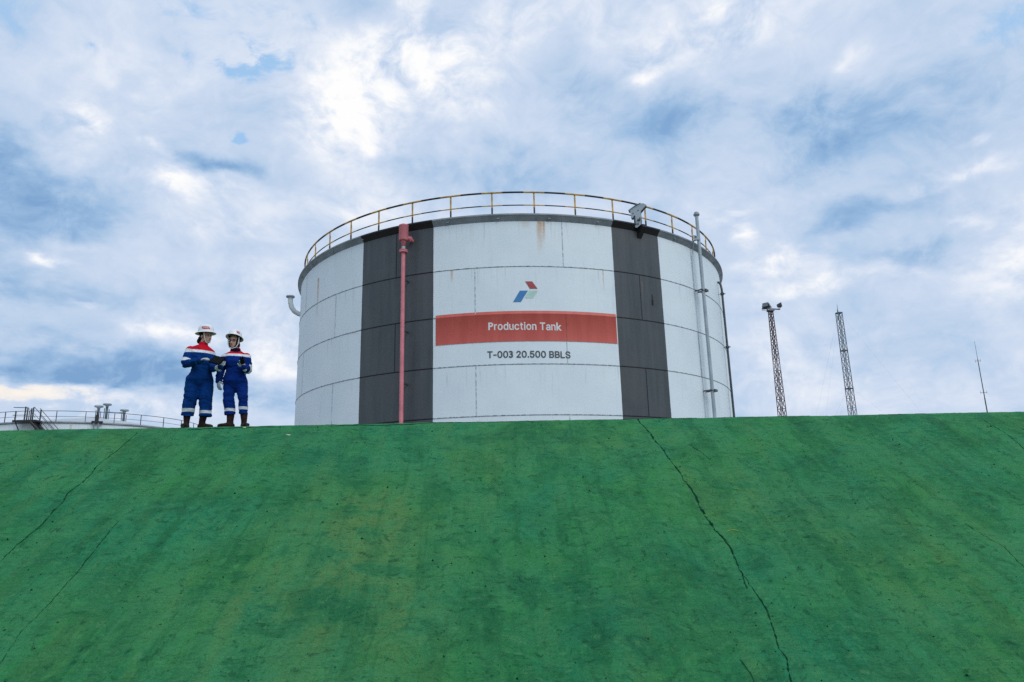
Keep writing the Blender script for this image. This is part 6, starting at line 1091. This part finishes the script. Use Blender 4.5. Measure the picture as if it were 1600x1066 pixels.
coverall(p2, rings, arms, legs, (1.228, 1.186), [(1, 1, .02, .22)], [(.268, .314), (.298, .344)], blue_m2, 5, (S(-.112, .0, 1.30), .070, .066, 0))
Mh = head_parts(p2, S(-.150, -.02, 1.462), (-.08, -.99, -.08), (.02, .10, 1))
m_ = MB(); add_head(m_, Mh, S(-.112, .005, 1.29), .050)
limb(m_, [S(-.11, .0, 1.28), S(-.1, 0, 1.05), S(-.09, 0, .80)], [.055, .10, .11]); limb(m_, [S(-.17, -.01, .74), S(-.165, -.03, .48), S(-.13, -.01, .17)], [.07, .05, .030]); limb(m_, [S(.01, .02, .74), S(.052, .0, .48), S(.095, .025, .17)], [.07, .05, .030])
for pts, rs in arms: limb(m_, [S(-.1, 0, 1.20)] + pts, [.06] + [r * .6 for r in rs])
body = p2.add('body', remesh(m_, 'body', 0.0062, [skin], 3, .45)); face_details(p2, Mh, body)
cam_b = math.atan2(*(lambda v: (v.y, v.x))((Mh.inverted().to_3x3() @ Vector((.75, -.66, 0)))))
Lh, hroot = helmet(p2, Mh, R(17), (cam_b, .24), .138, .87, .080)
R3 = Mh.to_3x3(); m_ = MB()
sph(m_, Mh @ Vector((0, -.028, .035)), 1.0, 18, (.086, .092, .088), R3); sph(m_, Mh @ Vector((0, -.035, -.055)), 1.0, 18, (.080, .080, .080), R3)
for k_ in range(15):                                     # cloth framing the face
    a = R(-200 + 220 * k_ / 14 - 0); sph(m_, Mh @ Vector((.063 * math.cos(a), .030 - .012 * math.sin(a), -.018 + .098 * math.sin(a))), .022, 10)
loft(m_, [(Mh @ Vector((0, -.01, -.085)), Mh.to_3x3() @ Vector((.070, 0, 0)), Mh.to_3x3() @ Vector((0, .068, 0))), (S(-.125, -.01, 1.335), L2 * .072, F2 * .070), (S(-.115, -.01, 1.295), L2 * .090, F2 * .082), (S(-.112, -.01, 1.268), L2 * .082, F2 * .078)], 22)
hj = remesh(m_, 'hijab', 0.0065, [hijab_m], 3, .5); C = coords(hj); hj.vertices.foreach_set('co', (C + normals(hj) * (.004 * n3(C * np.array([1, 1, 1.6]), 16, 2))[:, None]).ravel()); p2.add('hijab', hj)
m_ = MB()
for sx in (-1, 1): m_.path([Mh @ Vector((sx * .092, .030, .070)), Mh @ Vector((sx * .094, .036, .02)), Mh @ Vector((sx * .086, .042, -.05)), Mh @ Vector((sx * .060, .055, -.105)), Mh @ Vector((0, .068, -.128))], .0085, 6)
p2.add('chin_strap', m_.mesh('chin_strap', strap_m), parent=hroot)
gl = p2.add('glasses', None); m_ = MB()
for sx in (-1, 1):
    ring_ = [Mh @ Vector((sx * .033 + .024 * math.cos(2 * math.pi * i / 14), .101, .004 + .018 * math.sin(2 * math.pi * i / 14))) for i in range(14)]; m_.path(ring_, .0026, 5, closed=True)
    m_.path([Mh @ Vector((sx * .057, .100, .008)), Mh @ Vector((sx * .074, .06, .008)), Mh @ Vector((sx * .078, .0, .002))], .0024, 5)
m_.path([Mh @ Vector((-.009, .101, .006)), Mh @ Vector((0, .105, .008)), Mh @ Vector((.009, .101, .006))], .0024, 5)
p2.add('frame', m_.mesh('frame', M['black']), parent=gl)
p2.add('glove', hand_mesh(arms[0][0][2], S(-.350, -.07, .65) - arms[0][0][2], Vector((.5, .8, 0)), 1, .30))
gd = S(.0, -.22, 1.10) - arms[1][0][2]
p2.add('glove', hand_mesh(arms[1][0][2], gd, Vector((.2, -.9, .3)), -1, .62))
boot(p2, *S(-.128, .0, .02).xy, .26, (-.75, -.66), (.0, 0)); boot(p2, *S(.100, .03, .02).xy, .26, (.62, -.78), (-.01, 0))
m_ = MB(); m_.box((0, 0, 0), (.01, .01, .014)); cz = MB()
zc_ = S(-.125, -.155, 1.165)
P_ = p2.add('zip', None) if False else None
rc = p2.X0 + S(.004, -.275, 1.125)
radio = thing('radio', 'small black handheld radio gripped at chest height by the person in the navy hijab', 'radio', rc)
m_ = MB(); Rr = Matrix.Rotation(R(-14), 3, 'Y') @ Matrix.Rotation(R(12), 3, 'X')
m_.box((0, 0, 0), (.062, .034, .105), 0, Rr); build(m_, 'radio_body', tablet_m, radio)
m_ = MB(); m_.box(Rr @ Vector((0, -.0185, .022)), (.040, .003, .028), 0, Rr); build(m_, 'display', screen_m, radio)
m_ = MB(); m_.rod(Rr @ Vector((.016, 0, .05)), Rr @ Vector((.016, 0, .075)), .008, n=10); m_.rod(Rr @ Vector((-.012, 0, .05)), Rr @ Vector((-.012, 0, .062)), .009, n=10); build(m_, 'knob', tablet_m, radio)
